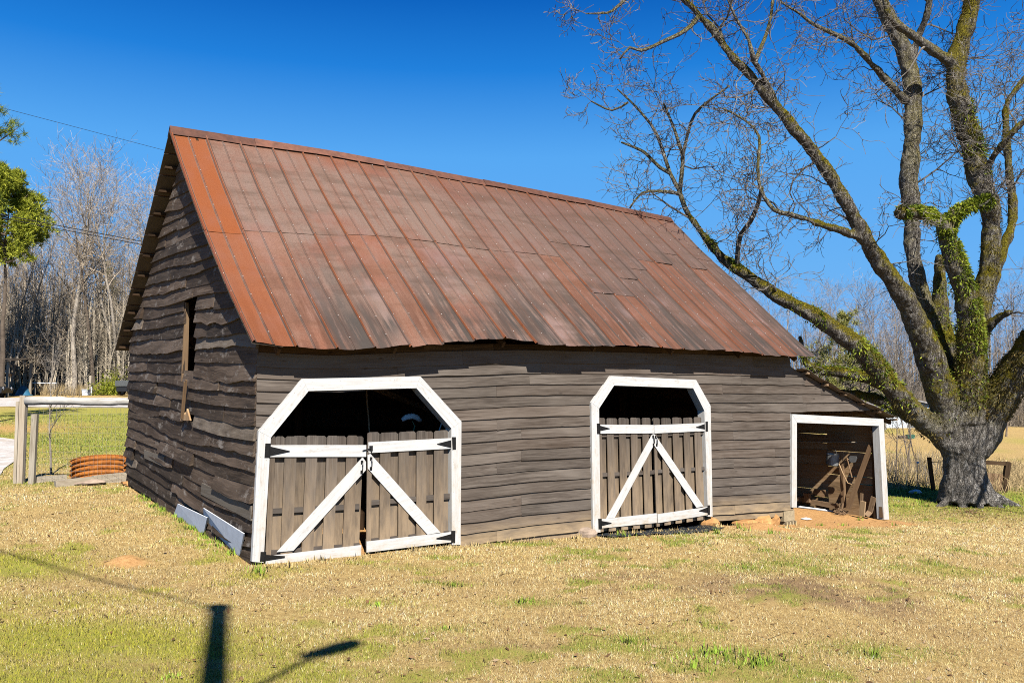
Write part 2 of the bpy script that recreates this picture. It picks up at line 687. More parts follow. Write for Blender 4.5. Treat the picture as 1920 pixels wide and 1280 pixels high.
def ground_mat():
    t = NT('lawn_soil', .95, .1)
    p = t.n('ShaderNodeTexCoord').outputs['Object']
    n1 = t.noise(p, 14, 8, .7)
    n2 = t.noise(p, 90, 4, .7)
    n3 = t.noise(p, .8, 5, .6)
    straw = t.ramp(n1, [(.3, (.32, .19, .07)), (.5, (.64, .45, .17)), (.68, (.84, .62, .27))])
    straw = t.mix(t.rng(n2, .4, .7, .5, 0), straw, (.14, .09, .045))
    straw = t.mix(t.rng(n3, .45, .7, 0, .3), straw, (.36, .24, .11))
    gr = t.ramp(n2, [(.3, (.12, .15, .015)), (.5, (.30, .32, .045)), (.7, (.48, .46, .10))])
    cl = t.ramp(n1, [(.3, (.40, .20, .075)), (.6, (.62, .36, .15))])
    ga = t.attr('green').outputs['Fac']
    ca = t.attr('clay').outputs['Fac']
    ba = t.attr('brown').outputs['Fac']
    straw = t.mix(t.math('MULTIPLY', ba, t.rng(n1, .25, .6, .5, .95), True), straw, (.31, .205, .11))
    c = t.mix(t.math('MULTIPLY', ga, t.rng(n1, .3, .6, .3, 1.0), True), straw, gr)
    c = t.mix(t.math('MULTIPLY', ca, t.rng(n1, .25, .5, .6, 1.1), True), c, cl)
    t.color(c)
    t.bump(n2, .8, .03)
    return t.m


M['ground'] = ground_mat()


def gravel_mat():
    t = NT('pale_gravel', .95, .1)
    p = t.n('ShaderNodeTexCoord').outputs['Object']
    n1 = t.noise(p, 3, 8, .75)
    n2 = t.noise(p, .5, 3, .6)
    c = t.ramp(n1, [(.3, (.33, .29, .24)), (.6, (.62, .59, .56))])
    c = t.mix(t.rng(n2, .5, .7, 0, .6), c, (.36, .25, .14))
    t.color(c)
    t.bump(n1, .6, .05)
    return t.m


M['gravel'] = gravel_mat()


def roof_mat():
    t = NT('rusty_tin_roof', .5, .4, 0.0)
    g = t.attr('grain').outputs['Vector']       # (along ridge, down slope, sheet number)
    r = t.attr('rnd').outputs['Fac']
    m = t.attr('mask').outputs['Fac']           # how freshly orange the rust is; below zero, shade painted beside the ribs
    big = t.noise(t.mapped(g, (.55, .9, .05)), 1, 5, .6, .4)
    band = t.noise(t.mapped(g, (.8, 3.0, .1)), 1, 5, .6)
    streak = t.noise(t.mapped(g, (16, .9, 1)), 1, 6, .6)
    fine = t.noise(t.mapped(g, (60, 60, 1)), 1, 4, .7)
    sx = t.n('ShaderNodeSeparateXYZ')
    t.l(g, sx.inputs[0])
    grey = t.ramp(fine, [(.3, (.125, .082, .062)), (.7, (.215, .145, .112))])
    rust = t.ramp(fine, [(.3, (.120, .043, .025)), (.7, (.205, .076, .044))])
    orange = t.ramp(fine, [(.3, (.165, .042, .009)), (.7, (.27, .078, .019))])
    f = t.math('ADD', t.math('MULTIPLY', big, 1.1), t.math('MULTIPLY', r, .035))
    c = t.mix(t.rng(f, .56, .86, 0, .9), grey, rust)
    c = t.mix(t.rng(streak, .5, .7, 0, .35), c, rust)
    # the right half has weathered to an even brown
    bn = t.math('ADD', sx.outputs[0], t.math('MULTIPLY', big, 5.0))
    brown = t.ramp(fine, [(.3, (.080, .050, .039)), (.7, (.14, .090, .072))])
    c = t.mix(t.rng(bn, 7.0, 11.5, 0, .8), c, brown)
    # bleached, lavender patches low on the slope
    pale = t.noise(t.mapped(g, (1.6, 1.0, .12)), 1, 4, .6)
    low2 = t.rng(sx.outputs[1], 2.2, 4.0, .25, 1)
    c = t.mix(t.math('MULTIPLY', low2, t.rng(pale, .52, .7, 0, .5), True), c, (.24, .168, .155))
    c = t.mix(t.rng(band, .50, .64, 0, .5), c, (.075, .050, .034))
    # dark streaks that run down to the eave
    low = t.rng(sx.outputs[1], 3.4, 5.6, 0, 1)
    st2 = t.noise(t.mapped(g, (9, .7, .3)), 1, 5, .6)
    st3 = t.noise(t.mapped(g, (.9, .5, 0)), 1, 3, .5)
    fs = t.math('MULTIPLY', t.math('MULTIPLY', low, t.rng(st2, .36, .54, 0, 1)), t.rng(st3, .36, .5, 0, .95), True)
    c = t.mix(fs, c, (.050, .042, .035))
    # sooty strip under the tree on the right-hand panels
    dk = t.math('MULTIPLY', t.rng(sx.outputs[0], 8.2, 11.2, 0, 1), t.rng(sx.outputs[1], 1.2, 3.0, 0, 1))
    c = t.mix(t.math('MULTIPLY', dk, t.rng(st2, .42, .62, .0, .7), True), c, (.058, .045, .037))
    # fresh orange rust: the two end sheets, seams, and under the ridge
    c = t.mix(t.math('MULTIPLY', m, t.rng(big, .25, .6, .85, 1.0), True), c, orange)
    c = t.mix(t.math('MULTIPLY', t.math('GREATER_THAN', m, .7), t.rng(pale, .45, .7, 0, .4), True), c, (.2, .085, .055))
    c = t.mix(t.math('MULTIPLY', m, -1.0, True), c, (.05, .03, .022))  # dark lines along the ribs, painted in to deepen their faint shade
    c = t.mix(t.rng(m, 1.5, 1.9, 0, 1), c, (.55, .5, .45))
    t.color(c)
    t.l(t.rng(fine, .3, .7, .42, .66), t.b.inputs['Roughness'])
    hh = t.math('ADD', t.math('MULTIPLY', fine, .25), t.noise(t.mapped(g, (2.2, 2.2, 1)), 1, 3, .5))
    t.bump(hh, .22, .02)
    return t.m


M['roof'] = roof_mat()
M['roofdark'] = plain('roof_underside', (.075, .058, .04), .8, 0, .3, 4)
M['oldtin'] = plain('old_grey_tin', (.30, .25, .205), .6, .2, .25, 5, col2=(.16, .10, .07), bump=.1)
M['rust'] = plain('orange_rust', (.40, .14, .022), .8, 0, .3, 9, col2=(.17, .05, .01), bump=.3)
M['ridge'] = plain('rusted_ridge', (.16, .07, .045), .6, 0, .25, 6, col2=(.08, .04, .028))


def bark_mat(name, base, light, moss):
    t = NT(name, .95, .15)
    p = t.n('ShaderNodeTexCoord').outputs['Object']
    geo = t.n('ShaderNodeNewGeometry')
    sep = t.n('ShaderNodeSeparateXYZ')
    t.l(geo.outputs['Normal'], sep.inputs[0])
    n1 = t.noise(t.mapped(p, (1, 1, .2)), 12, 8, .72, .4)
    n2 = t.noise(p, 1.1, 5, .65)
    n3 = t.noise(p, 22, 5, .7)
    vo = t.n('ShaderNodeTexVoronoi', feature='DISTANCE_TO_EDGE')
    vo.inputs['Scale'].default_value = 19
    wob = t.n('ShaderNodeVectorMath', operation='ADD')
    t.l(t.mapped(p, (1, 1, .22)), wob.inputs[0])
    nv = t.n('ShaderNodeTexNoise')
    nv.inputs['Scale'].default_value = 5
    t.l(p, nv.inputs['Vector'])
    sc_ = t.n('ShaderNodeVectorMath', operation='SCALE')
    t.l(nv.outputs['Color'], sc_.inputs[0])
    sc_.inputs['Scale'].default_value = .3
    t.l(sc_.outputs[0], wob.inputs[1])
    t.l(wob.outputs[0], vo.inputs['Vector'])
    crack = t.rng(vo.outputs['Distance'], 0, .13, 0, 1)
    c = t.ramp(n1, [(.36, tuple(x * .25 for x in base)), (.5, base), (.64, light)])
    c = t.mix(t.math('MULTIPLY', t.rng(n2, .5, .62, 0, .6), t.rng(n1, .4, .55, .2, 1)), c, light)
    c = t.mix(t.rng(crack, 0, .6, .7, 0), c, tuple(x * .22 for x in base))
    mk = t.attr('mask').outputs['Fac']
    up = t.math('ADD', t.math('MULTIPLY', sep.outputs[2], .35), t.math('MULTIPLY', n2, 1.1))
    up = t.math('ADD', up, t.math('MULTIPLY', t.math('SUBTRACT', n3, .5), .5))
    mf = t.math('MULTIPLY', t.rng(up, .42, .64, 0, 1), mk, True)
    c = t.mix(t.math('MULTIPLY', t.math('SUBTRACT', 1.0, mk), .14, True), c, tuple(min(1, x * 1.35) for x in light))
    mc = t.ramp(n3, [(.3, tuple(x * .35 for x in moss)), (.55, moss), (.75, tuple(x * 1.7 for x in moss))])
    c = t.mix(mf, c, mc)
    t.color(c)
    h = t.math('ADD', t.math('MULTIPLY', n1, .7), t.math('MULTIPLY', crack, .6))
    t.bump(h, 1.0, .07)
    return t.m


M['bark'] = bark_mat('pecan_bark', (.125, .11, .094), (.37, .345, .305), (.15, .125, .011))
M['branch'] = bark_mat('branch_bark', (.19, .17, .145), (.46, .43, .385), (.15, .125, .013))
M['limbshade'] = bark_mat('shaded_mossy_bark', (.12, .105, .09), (.22, .2, .18), (.07, .075, .012))  # darker copy of the bark, limb shade put into its colours
# ------------------------------------------------------------------ ground and grass
def gauss(lst):
    out = []
    for px, py, rx, ry, k in lst:
        p = gpt(px, py)
        out.append((p[0], p[1], rx, ry, k))
    return out


GREENS = gauss([(150, 1200, 2.1, .9, 1.1), (10, 1060, 1.0, .8, 1.2), (330, 1215, 1.5, .6, 1.0), (20, 1275, 1.9, .7, 1.0), (560, 1265, 1.0, .3, .8), (480, 1080, .28, .3, 1),
                (540, 1068, .4, .25, .5), (430, 1035, .3, .4, .7), (290, 935, .3, .4, .9), (330, 960, .3, .4, 1), (360, 985, .28, .35, 1),
                (390, 1000, .26, .3, .9), (1330, 1225, .9, .3, .8), (1410, 1245, .7, .3, .9), (1260, 1195, .5, .22, .6), (1640, 1220, .6, .3, .7),
                (1180, 1200, .35, .2, .8), (1400, 1065, .7, .5, .6), (1500, 1050, .7, .5, .5), (1760, 1070, .9, .5, .6), (1560, 1045, .8, .4, .4),
                (1800, 930, 3.8, 2.2, 1.6), (1905, 945, 3.0, 2.2, 1.5), (1680, 950, 2.0, 1.8, .9), (850, 1095, .3, .15, .7), (990, 1130, .35, .2, .8),
                (770, 1065, .5, .25, .5), (560, 1020, .9, .4, .0), (710, 1025, .5, .15, .9), (1250, 1010, .5, .25, .8), (1180, 1010, .3, .2, .5),
                (95, 905, 1.0, .7, .6), (20, 905, 1.2, .9, .6), (160, 820, 6.0, 8.0, 1.5), (230, 790, 6, 10, 1.4), (120, 775, 7, 9, 1.1),
                (200, 1120, .9, .4, .4), (690, 1130, .5, .25, .5), (830, 1180, .4, .2, .45), (60, 1130, 1.0, .5, .5), (560, 1245, .5, .2, .5)])
BROWNS = gauss([(1640, 1110, 3.0, 1.2, 1.3), (1850, 1130, 2.2, 1.2, 1.2), (1200, 1080, 1.2, .5, .55), (900, 1090, 1.1, .4, .45), (1000, 1215, .6, .2, .7), (230, 1100, 1.2, .4, .35),
                (1850, 1170, 1.2, .6, .5), (180, 1260, 1.0, .3, .6), (640, 1110, 1.0, .4, .3)])
CLAYP = gauss([(238, 1050, .3, .2, 1.3), (248, 905, .5, .4, .9), (1428, 985, .8, .45, 1.4), (1345, 985, .35, .3, 1.0), (8, 803, 3.0, 3.0, .75), (15, 850, 1.2, 1.5, .5), (1150, 1008, .5, .16, .7), (1230, 1010, .5, .15, .8)])


def field(x, y, lst):
    r = np.zeros(np.shape(x))
    for cx, cy, rx, ry, k in lst:
        r = np.maximum(r, k * np.exp(-(((x - cx) / rx) ** 2 + ((y - cy) / ry) ** 2)))
    return r


def sv(x, y):
    dx, dy = x - C0[0], y - C0[1]
    return dx * U[0] + dy * U[1], dx * V[0] + dy * V[1]


def sstep(a, b, x):
    t = np.clip((x - a) / (b - a), 0, 1)
    return t * t * (3 - 2 * t)


def clayf(x, y):
    s, v = sv(x, y)
    inside = sstep(-.2, .15, s) * sstep(17.4, 17.1, s) * sstep(-.15, .1, v) * sstep(8.6, 8.3, v)
    lean = sstep(12.7, 13.1, s) * sstep(17.6, 17.0, s) * sstep(-1.35, -.8, v + (fbm(x * 1.5, y * 1.5, 5) - .5) * .9) * sstep(8.6, 8.3, v)
    crawl = sstep(10.3, 10.9, s) * sstep(13.6, 13.0, s) * sstep(-.8, -.3, v + (fbm(x * 1.5, y * 1.5, 6) - .5) * .7) * sstep(8.6, 8.3, v)
    return np.clip(np.maximum(np.maximum(inside, lean), np.maximum(crawl, field(x, y, CLAYP))), 0, 1)


def greenf(x, y):
    n = fbm(x * .9, y * .9, 21, 4)
    n2 = fbm(x * 3.1, y * 3.1, 33, 3)
    g = field(x, y, GREENS) * sstep(.14, .42, n * .5 + n2 * .5 + .06)
    amb = sstep(.52, .66, n) * sstep(.45, .60, n2) * .8
    return np.clip(np.maximum(g, amb), 0, 1)


def axis_grid(a0, a1, fine, far0, far1):
    mid = np.arange(a0, a1, fine)
    l = [a0]
    st = fine
    while l[-1] > far0:
        st *= 1.18
        l.append(l[-1] - st)
    r = [mid[-1]]
    st = fine
    while r[-1] < far1:
        st *= 1.18
        r.append(r[-1] + st)
    return np.r_[np.array(l[1:][::-1]), mid, np.array(r[1:])]


GX = axis_grid(-13, 16, .12, -700, 700)
GY = axis_grid(4.5, 30, .12, -200, 900)
xx, yy = np.meshgrid(GX, GY)
zz = gz(xx, yy)
nx, ny = len(GX), len(GY)
ii = np.arange(nx * ny).reshape(ny, nx)
quads = np.stack([ii[:-1, :-1], ii[:-1, 1:], ii[1:, 1:], ii[1:, :-1]], -1).reshape(-1, 4)
gv = np.stack([xx, yy, zz], -1).reshape(-1, 3)
gnd = npmesh('ground', gv, quads, M['ground'], [('green', 'FLOAT', greenf(xx, yy).ravel()), ('clay', 'FLOAT', clayf(xx, yy).ravel()), ('brown', 'FLOAT', np.clip(field(xx, yy, BROWNS) * sstep(.3, .6, fbm(xx * 1.1, yy * 1.1, 61, 4)), 0, 1).ravel())], nv=4)
gnd.data.polygons.foreach_set('use_smooth', [True] * len(gnd.data.polygons))
tag(gnd, None, None, kind='structure')


def strip_on_ground(name, left, right, mat, lift=.03, n=60, across=6):
    """a road sheet between two polylines of ground points"""
    def res(pl):
        pl = np.array(pl, float)
        d = np.r_[0, np.cumsum(np.linalg.norm(np.diff(pl, axis=0), axis=1))]
        t = np.linspace(0, d[-1], n)
        return np.c_[np.interp(t, d, pl[:, 0]), np.interp(t, d, pl[:, 1])]
    a, b = res(left), res(right)
    f = np.linspace(0, 1, across)
    P = a[:, None] * (1 - f)[None, :, None] + b[:, None] * f[None, :, None]
    wob = (fbm(P[..., 0] * .5, P[..., 1] * .5, 2) - .5) * .5
    P[:, 0, 1] += wob[:, 0]
    P[:, -1, 1] += wob[:, -1]
    z = gz(P[..., 0], P[..., 1]) + lift
    v = np.dstack([P, z]).reshape(-1, 3)
    k = np.arange(n * across).reshape(n, across)
    q = np.stack([k[:-1, :-1], k[:-1, 1:], k[1:, 1:], k[1:, :-1]], -1).reshape(-1, 4)
    o = npmesh(name, v, q, mat, [], nv=4)
    return tag(o, None, None, kind='structure')


def g2(px, py):
    p = gpt(px, py)
    return (p[0], p[1])


def road_pt(x, ylist):
    return [(x, yy_) for yy_ in ylist]


ROAD_N = [(-70, 50.0), (-40, 49.5), (-20, 49.0), (0, 50), (14, 53)]
ROAD_F = [(-70, 61), (-40, 60.5), (-20, 60.0), (0, 61), (14, 64)]
strip_on_ground('gravel_road', ROAD_N, ROAD_F, M['gravel'])
strip_on_ground('gravel_drive', [(-15.5, -8), (-12.6, 8), (-11.3, 17.0), (-12.0, 20), (-13.3, 22.5), (-14.3, 25), (-17.0, 30), (-27, 36), (-45, 44)], [(-20.5, -8), (-18.2, 8), (-17.6, 17.0), (-18.2, 20), (-19, 24), (-21, 28), (-25, 33), (-32, 38), (-47, 48)], M['gravel'], across=8)

NR = np.random.default_rng(11)


def make_grass():
    n = 1150000
    r0, r1, a = 5.2, 48.0, 1.6
    # density falls with distance; blades get broader with it
    uu = NR.random(n)
    e = 2 - a
    r = (r0 ** e + uu * (r1 ** e - r0 ** e)) ** (1 / e)
    th = R(NR.uniform(-41, 41, n)) if False else np.radians(NR.uniform(-41, 41, n))
    x, y = r * np.sin(th), r * np.cos(th)
    s, v = sv(x, y)
    keep = ~((s > -.05) & (s < 17.3) & (v > 0) & (v < 8.5))
    cl = clayf(x, y)
    keep &= NR.random(n) > cl * 1.15
    drive = (x < np.interp(y, [17, 20, 22.5, 25, 30, 36], [-11.3, -12.0, -13.3, -14.3, -17, -27])) & (x > np.interp(y, [18, 24, 28, 33, 38], [-18, -19, -21, -25, -32])) & (y > 18)
    keep &= ~drive
    bare = field(x, y, BROWNS) * sstep(.5, .62, fbm(x * 3.3, y * 3.3, 51, 3)) * .6 + .8 * sstep(.66, .72, fbm(x * 1.3, y * 1.3, 57, 3))
    keep &= NR.random(n) > bare * .8
    keep &= NR.random(n) < .35 + 1.5 * fbm(x * 2.6, y * 2.6, 73, 3)
    x, y, r, s, v = x[keep], y[keep], r[keep], s[keep], v[keep]
    n = len(x)
    z = gz(x, y)
    g = greenf(x, y)
    br = field(x, y, BROWNS)
    isg = NR.random(n) < g * .9
    k = (r / 8) ** .85
    L = NR.uniform(.018, .052, n) * np.where(isg, 1.15, 1.0) * np.clip(k, .8, 2.0) ** .5
    clump = fbm(x * 5.0, y * 5.0, 71, 2)
    L = L * (.55 + .8 * clump)
    tall = (NR.random(n) < .012)
    L = np.where(tall, L * 1.9, L)
    wd = NR.uniform(.0027, .0055, n) * np.clip(k, .8, 3.4)
    az = NR.uniform(0, 2 * np.pi, n)
    lean = np.radians(np.where(isg, NR.uniform(8, 60, n), NR.uniform(30, 84, n)))
    dx, dy, dz = np.cos(az) * np.sin(lean), np.sin(az) * np.sin(lean), np.cos(lean)
    sx, sy = -np.sin(az), np.cos(az)
    base = np.stack([x, y, z - .006], 1)
    side = np.stack([sx * wd / 2, sy * wd / 2, np.zeros(n)], 1)
    tip = base + np.stack([dx * L, dy * L, dz * L + .008], 1)
    vs = np.stack([base - side, base + side, tip], 1).reshape(-1, 3)
    tri = np.arange(n * 3).reshape(-1, 3)
    pal = np.array([(.86, .65, .29), (.93, .75, .40), (.74, .53, .21), (.56, .38, .16), (.95, .85, .58), (.43, .27, .11)])
    pw = np.array([.27, .2, .22, .13, .1, .08])
    c = pal[NR.choice(len(pal), n, p=pw)]
    bm = (NR.random(n) < br * sstep(.3, .6, fbm(x * 1.1, y * 1.1, 61, 4)) * sstep(.25, .6, fbm(x * 4.5, y * 4.5, 63, 2)) * 1.2)
    c[bm] = np.array([(.21, .135, .075), (.30, .2, .115), (.15, .10, .06), (.42, .30, .18)])[NR.integers(0, 4, bm.sum())]
    patch = fbm(x * .7, y * .7, 41, 3)
    p2 = fbm(x * 3.5, y * 3.5, 47, 3)
    c *= (.45 + .75 * patch + .45 * p2)[:, None]
    gp = np.array([(.20, .29, .035), (.29, .36, .05), (.14, .22, .03), (.42, .46, .09)])
    gc = gp[NR.integers(0, 4, isg.sum())]
    yl = sstep(.5, -3.5, x[isg]) * sstep(16, 11, y[isg])
    gc = gc * (1 - yl[:, None] * .75) + np.array([(.52, .46, .05)]) * yl[:, None] * .75
    c[isg] = gc
    c *= NR.uniform(.5, 1.3, n)[:, None]
    c = np.minimum(c, .93)
    col = np.repeat(np.c_[c, np.ones(n)], 3, axis=0)
    shade = np.ones(n * 3)
    o = npmesh('grass', vs, tri, M['grass'], [('col', 'FLOAT_COLOR', col)])
    tag(o, None, None, kind='stuff')
    return o


make_grass()


def make_weeds():
    foot = []
    """taller green tufts and clover-like clumps that stand out of the lawn"""
    vs, col = [], []
    spots = [(484, 1072, 60, .16, .22), (436, 1038, 50, .14, .2), (1345, 1225, 90, .1, .3), (1420, 1245, 90, .1, .3), (1180, 1205, 50, .09, .16), (1170, 1005, 40, .14, .2),
             (1445, 1000, 30, .14, .15), (1385, 990, 26, .17, .12), (1400, 995, 20, .15, .1), (1345, 1000, 26, .16, .1), (1640, 1232, 40, .12, .1), (1580, 985, 24, .1, .14), (1540, 985, 24, .1, .14),
             (850, 1098, 40, .08, .14), (985, 1128, 50, .09, .16), (710, 1135, 40, .08, .14), (320, 1270, 30, .06, .1), (840, 1180, 30, .06, .14), (1400, 1065, 60, .08, .4),
             (1610, 975, 20, .12, .1), (1680, 985, 20, .12, .15), (1480, 1010, 26, .1, .15), (1240, 1012, 60, .06, .3), (1300, 1250, 60, .1, .3)]
    for i in range(24):
        q = .955 - .32 * i / 24
        spots.append((270 + 160 * i / 24 + NR.normal() * 4, 932 + 100 * i / 24 + NR.normal() * 3, 44, .1, .16))
    for k in range(70):          # dry tufts along the foot of the front wall
        s_ = NR.uniform(3.7, 17) if k > 20 else NR.uniform(0, 3.6)
        if 12.9 < s_ < 17:
            continue
        p_ = W3(s_, -.16 - abs(NR.normal()) * .1, 0)
        foot.append((p_[0], p_[1]))
    for i in range(60):
        spots.append((NR.uniform(1640, 1915), NR.uniform(915, 950), 30, .12, .3))
    spots += [(None, q_, int(NR.integers(8, 26)), NR.uniform(.06, .13), .12) for q_ in foot]
    for px, py, n, h, rad in spots:
        p = gpt(px, py) if px is not None else np.array([py[0], py[1], gz(py[0], py[1])])
        s_, v_ = sv(p[0], p[1])
        if -.05 < s_ < 13 and -.02 < v_ < 8.4:
            continue
        base = np.array([.21, .32, .04]) * NR.uniform(.8, 1.3) if px is not None else np.array([.55, .41, .2]) * NR.uniform(.6, 1.2)
        for k in range(n):
            a = NR.uniform(0, 2 * np.pi)
            rr = rad * abs(NR.normal()) * .6
            x, y = p[0] + rr * np.cos(a), p[1] + rr * np.sin(a)
            z = p[2] - .01
            a2 = NR.uniform(0, 2 * np.pi)
            ln = NR.uniform(.1, .75)
            L = h * NR.uniform(.5, 1.2)
            wv = NR.uniform(.006, .012)
            d = np.array([np.cos(a2) * np.sin(ln), np.sin(a2) * np.sin(ln), np.cos(ln)])
            sd_ = np.array([-np.sin(a2), np.cos(a2), 0]) * wv
            b = np.array([x, y, z])
            vs += [b - sd_, b + sd_, b + d * L]
            cc = base * NR.uniform(.6, 1.6) + np.array([.06, .05, 0]) * NR.random()
            col += [(*cc, 1)] * 3
    n = len(vs)
    o = npmesh('weeds', np.array(vs), np.arange(n).reshape(-1, 3), M['grass'], [('col', 'FLOAT_COLOR', np.array(col))])
    tag(o, None, None, kind='stuff')


make_weeds()


def make_litter():
    # dead leaves and bits of twig dropped by the big tree and blown over the lawn
    vs, col = [], []
    for k in range(5200):
        if k < 3000:
            a, rr = NR.uniform(0, 2 * np.pi), abs(NR.normal()) * 5.5
            x, y = 13.0 + rr * np.cos(a), 24.5 + rr * np.sin(a)
        else:
            th, r = np.radians(NR.uniform(-40, 40)), NR.uniform(6, 22)
            x, y = r * np.sin(th), r * np.cos(th)
        s_, v_ = sv(x, y)
        if -.2 < s_ < 17.4 and -.05 < v_ < 8.6:
            continue
        z = gz(x, y) + NR.uniform(.008, .03)
        a = NR.uniform(0, 2 * np.pi)
        L, wv = NR.uniform(.02, .05), NR.uniform(.008, .02)
        if NR.random() < .2:
            L, wv = NR.uniform(.06, .22), .004
        d = np.array([np.cos(a), np.sin(a), NR.normal() * .3])
        q = np.array([-np.sin(a), np.cos(a), NR.normal() * .4])
        c = np.array([x, y, z])
        vs += [c - d * L, c + q * wv, c + d * L, c - d * L, c + d * L, c - q * wv]
        cc = np.array([(.22, .12, .055), (.14, .08, .04), (.34, .21, .10), (.42, .30, .18)][NR.integers(0, 4)]) * NR.uniform(.7, 1.2)
        col += [(*cc, 1)] * 6
    o = npmesh('leaf_litter', np.array(vs), np.arange(len(vs)).reshape(-1, 3), M['grass'], [('col', 'FLOAT_COLOR', np.array(col))])
    tag(o, None, None, kind='stuff')


make_litter()

# ------------------------------------------------------------------ the barn
barn = thing('barn', 'old weathered plank barn with steep rusty tin roof and white-framed doors', 'barn', C0)


def lerp_pl(pl):
    xs, ys = [p[0] for p in pl], [p[1] for p in pl]
    return lambda s: float(np.interp(s, xs, ys))


def zpx(s0, px, py, x0, y0, sc, v=-.05):
    p = onv(x0 + px * sc, y0 + py * sc, v)
    return p


D1 = lambda x, y, v=-.05: onv(460 + x * .3281, 660 + y * .3281, v)       # survey of the left doorway
D2 = lambda x, y, v=-.05: onv(1060 + x * .2812, 660 + y * .2812, v)      # of the right doorway
D3 = lambda x, y, v=-.05: onv(1360 + x * .28125, 640 + y * .28125, v)    # of the lean-to
mid = lambda a, b: (np.asarray(a) + np.asarray(b)) / 2

F1o = [(35, 1195), (72, 450), (322, 152), (995, 138), (1230, 395), (1225, 1098)]
F1i = [(100, 1200), (142, 487), (357, 222), (972, 205), (1172, 435), (1175, 1100)]
F2o = [(178, 1200), (167, 335), (298, 158), (865, 185), (962, 358), (975, 1095)]
F2i = [(228, 1200), (218, 375), (318, 222), (845, 240), (920, 390), (945, 1095)]
F3o = [(437, 1105), (437, 483), (1048, 515), (1085, 1185)]
F3i = [(470, 1105), (470, 540), (1018, 562), (1050, 1185)]


def mids(fo, fi, D):
    out = []
    for a, b in zip(fo, fi):
        s, v, z = suv(mid(D(*a), D(*b)))
        out.append((s, z))
    out[0] = (out[0][0], out[0][1] - 1.0)
    out[-1] = (out[-1][0], out[-1][1] - 1.0)
    return out


OPEN = [mids(F1o, F1i, D1), mids(F2o, F2i, D2), mids(F3o, F3i, D3)]


def span_at(poly, z):
    xs = []
    n = len(poly)
    for i in range(n):
        (a, za), (b, zb_) = poly[i], poly[(i + 1) % n]
        if (za - z) * (zb_ - z) < 0:
            xs.append(a + (b - a) * (z - za) / (zb_ - za))
    return (min(xs), max(xs)) if len(xs) >= 2 else None


zb = lerp_pl([(-.1, .0), (3.7, -.13), (5.2, -.10), (6.7, -.12), (10.2, -.13), (13.1, -.24), (18, -.3)])
zt = lerp_pl([(-.1, 3.12), (1.2, 3.10), (3, 3.22), (5, 3.31), (9.7, 3.36), (13.1, 3.38), (18, 3.38)])
lean_px = [(1494, 692), (1517, 697), (1543, 714), (1568, 728), (1607, 748), (1641, 765), (1682, 785)]
LR = [suv(onv(px, py, -.2)) for px, py in lean_px]
lean_z = lerp_pl([(p[0], p[2]) for p in LR])
NROW = 17


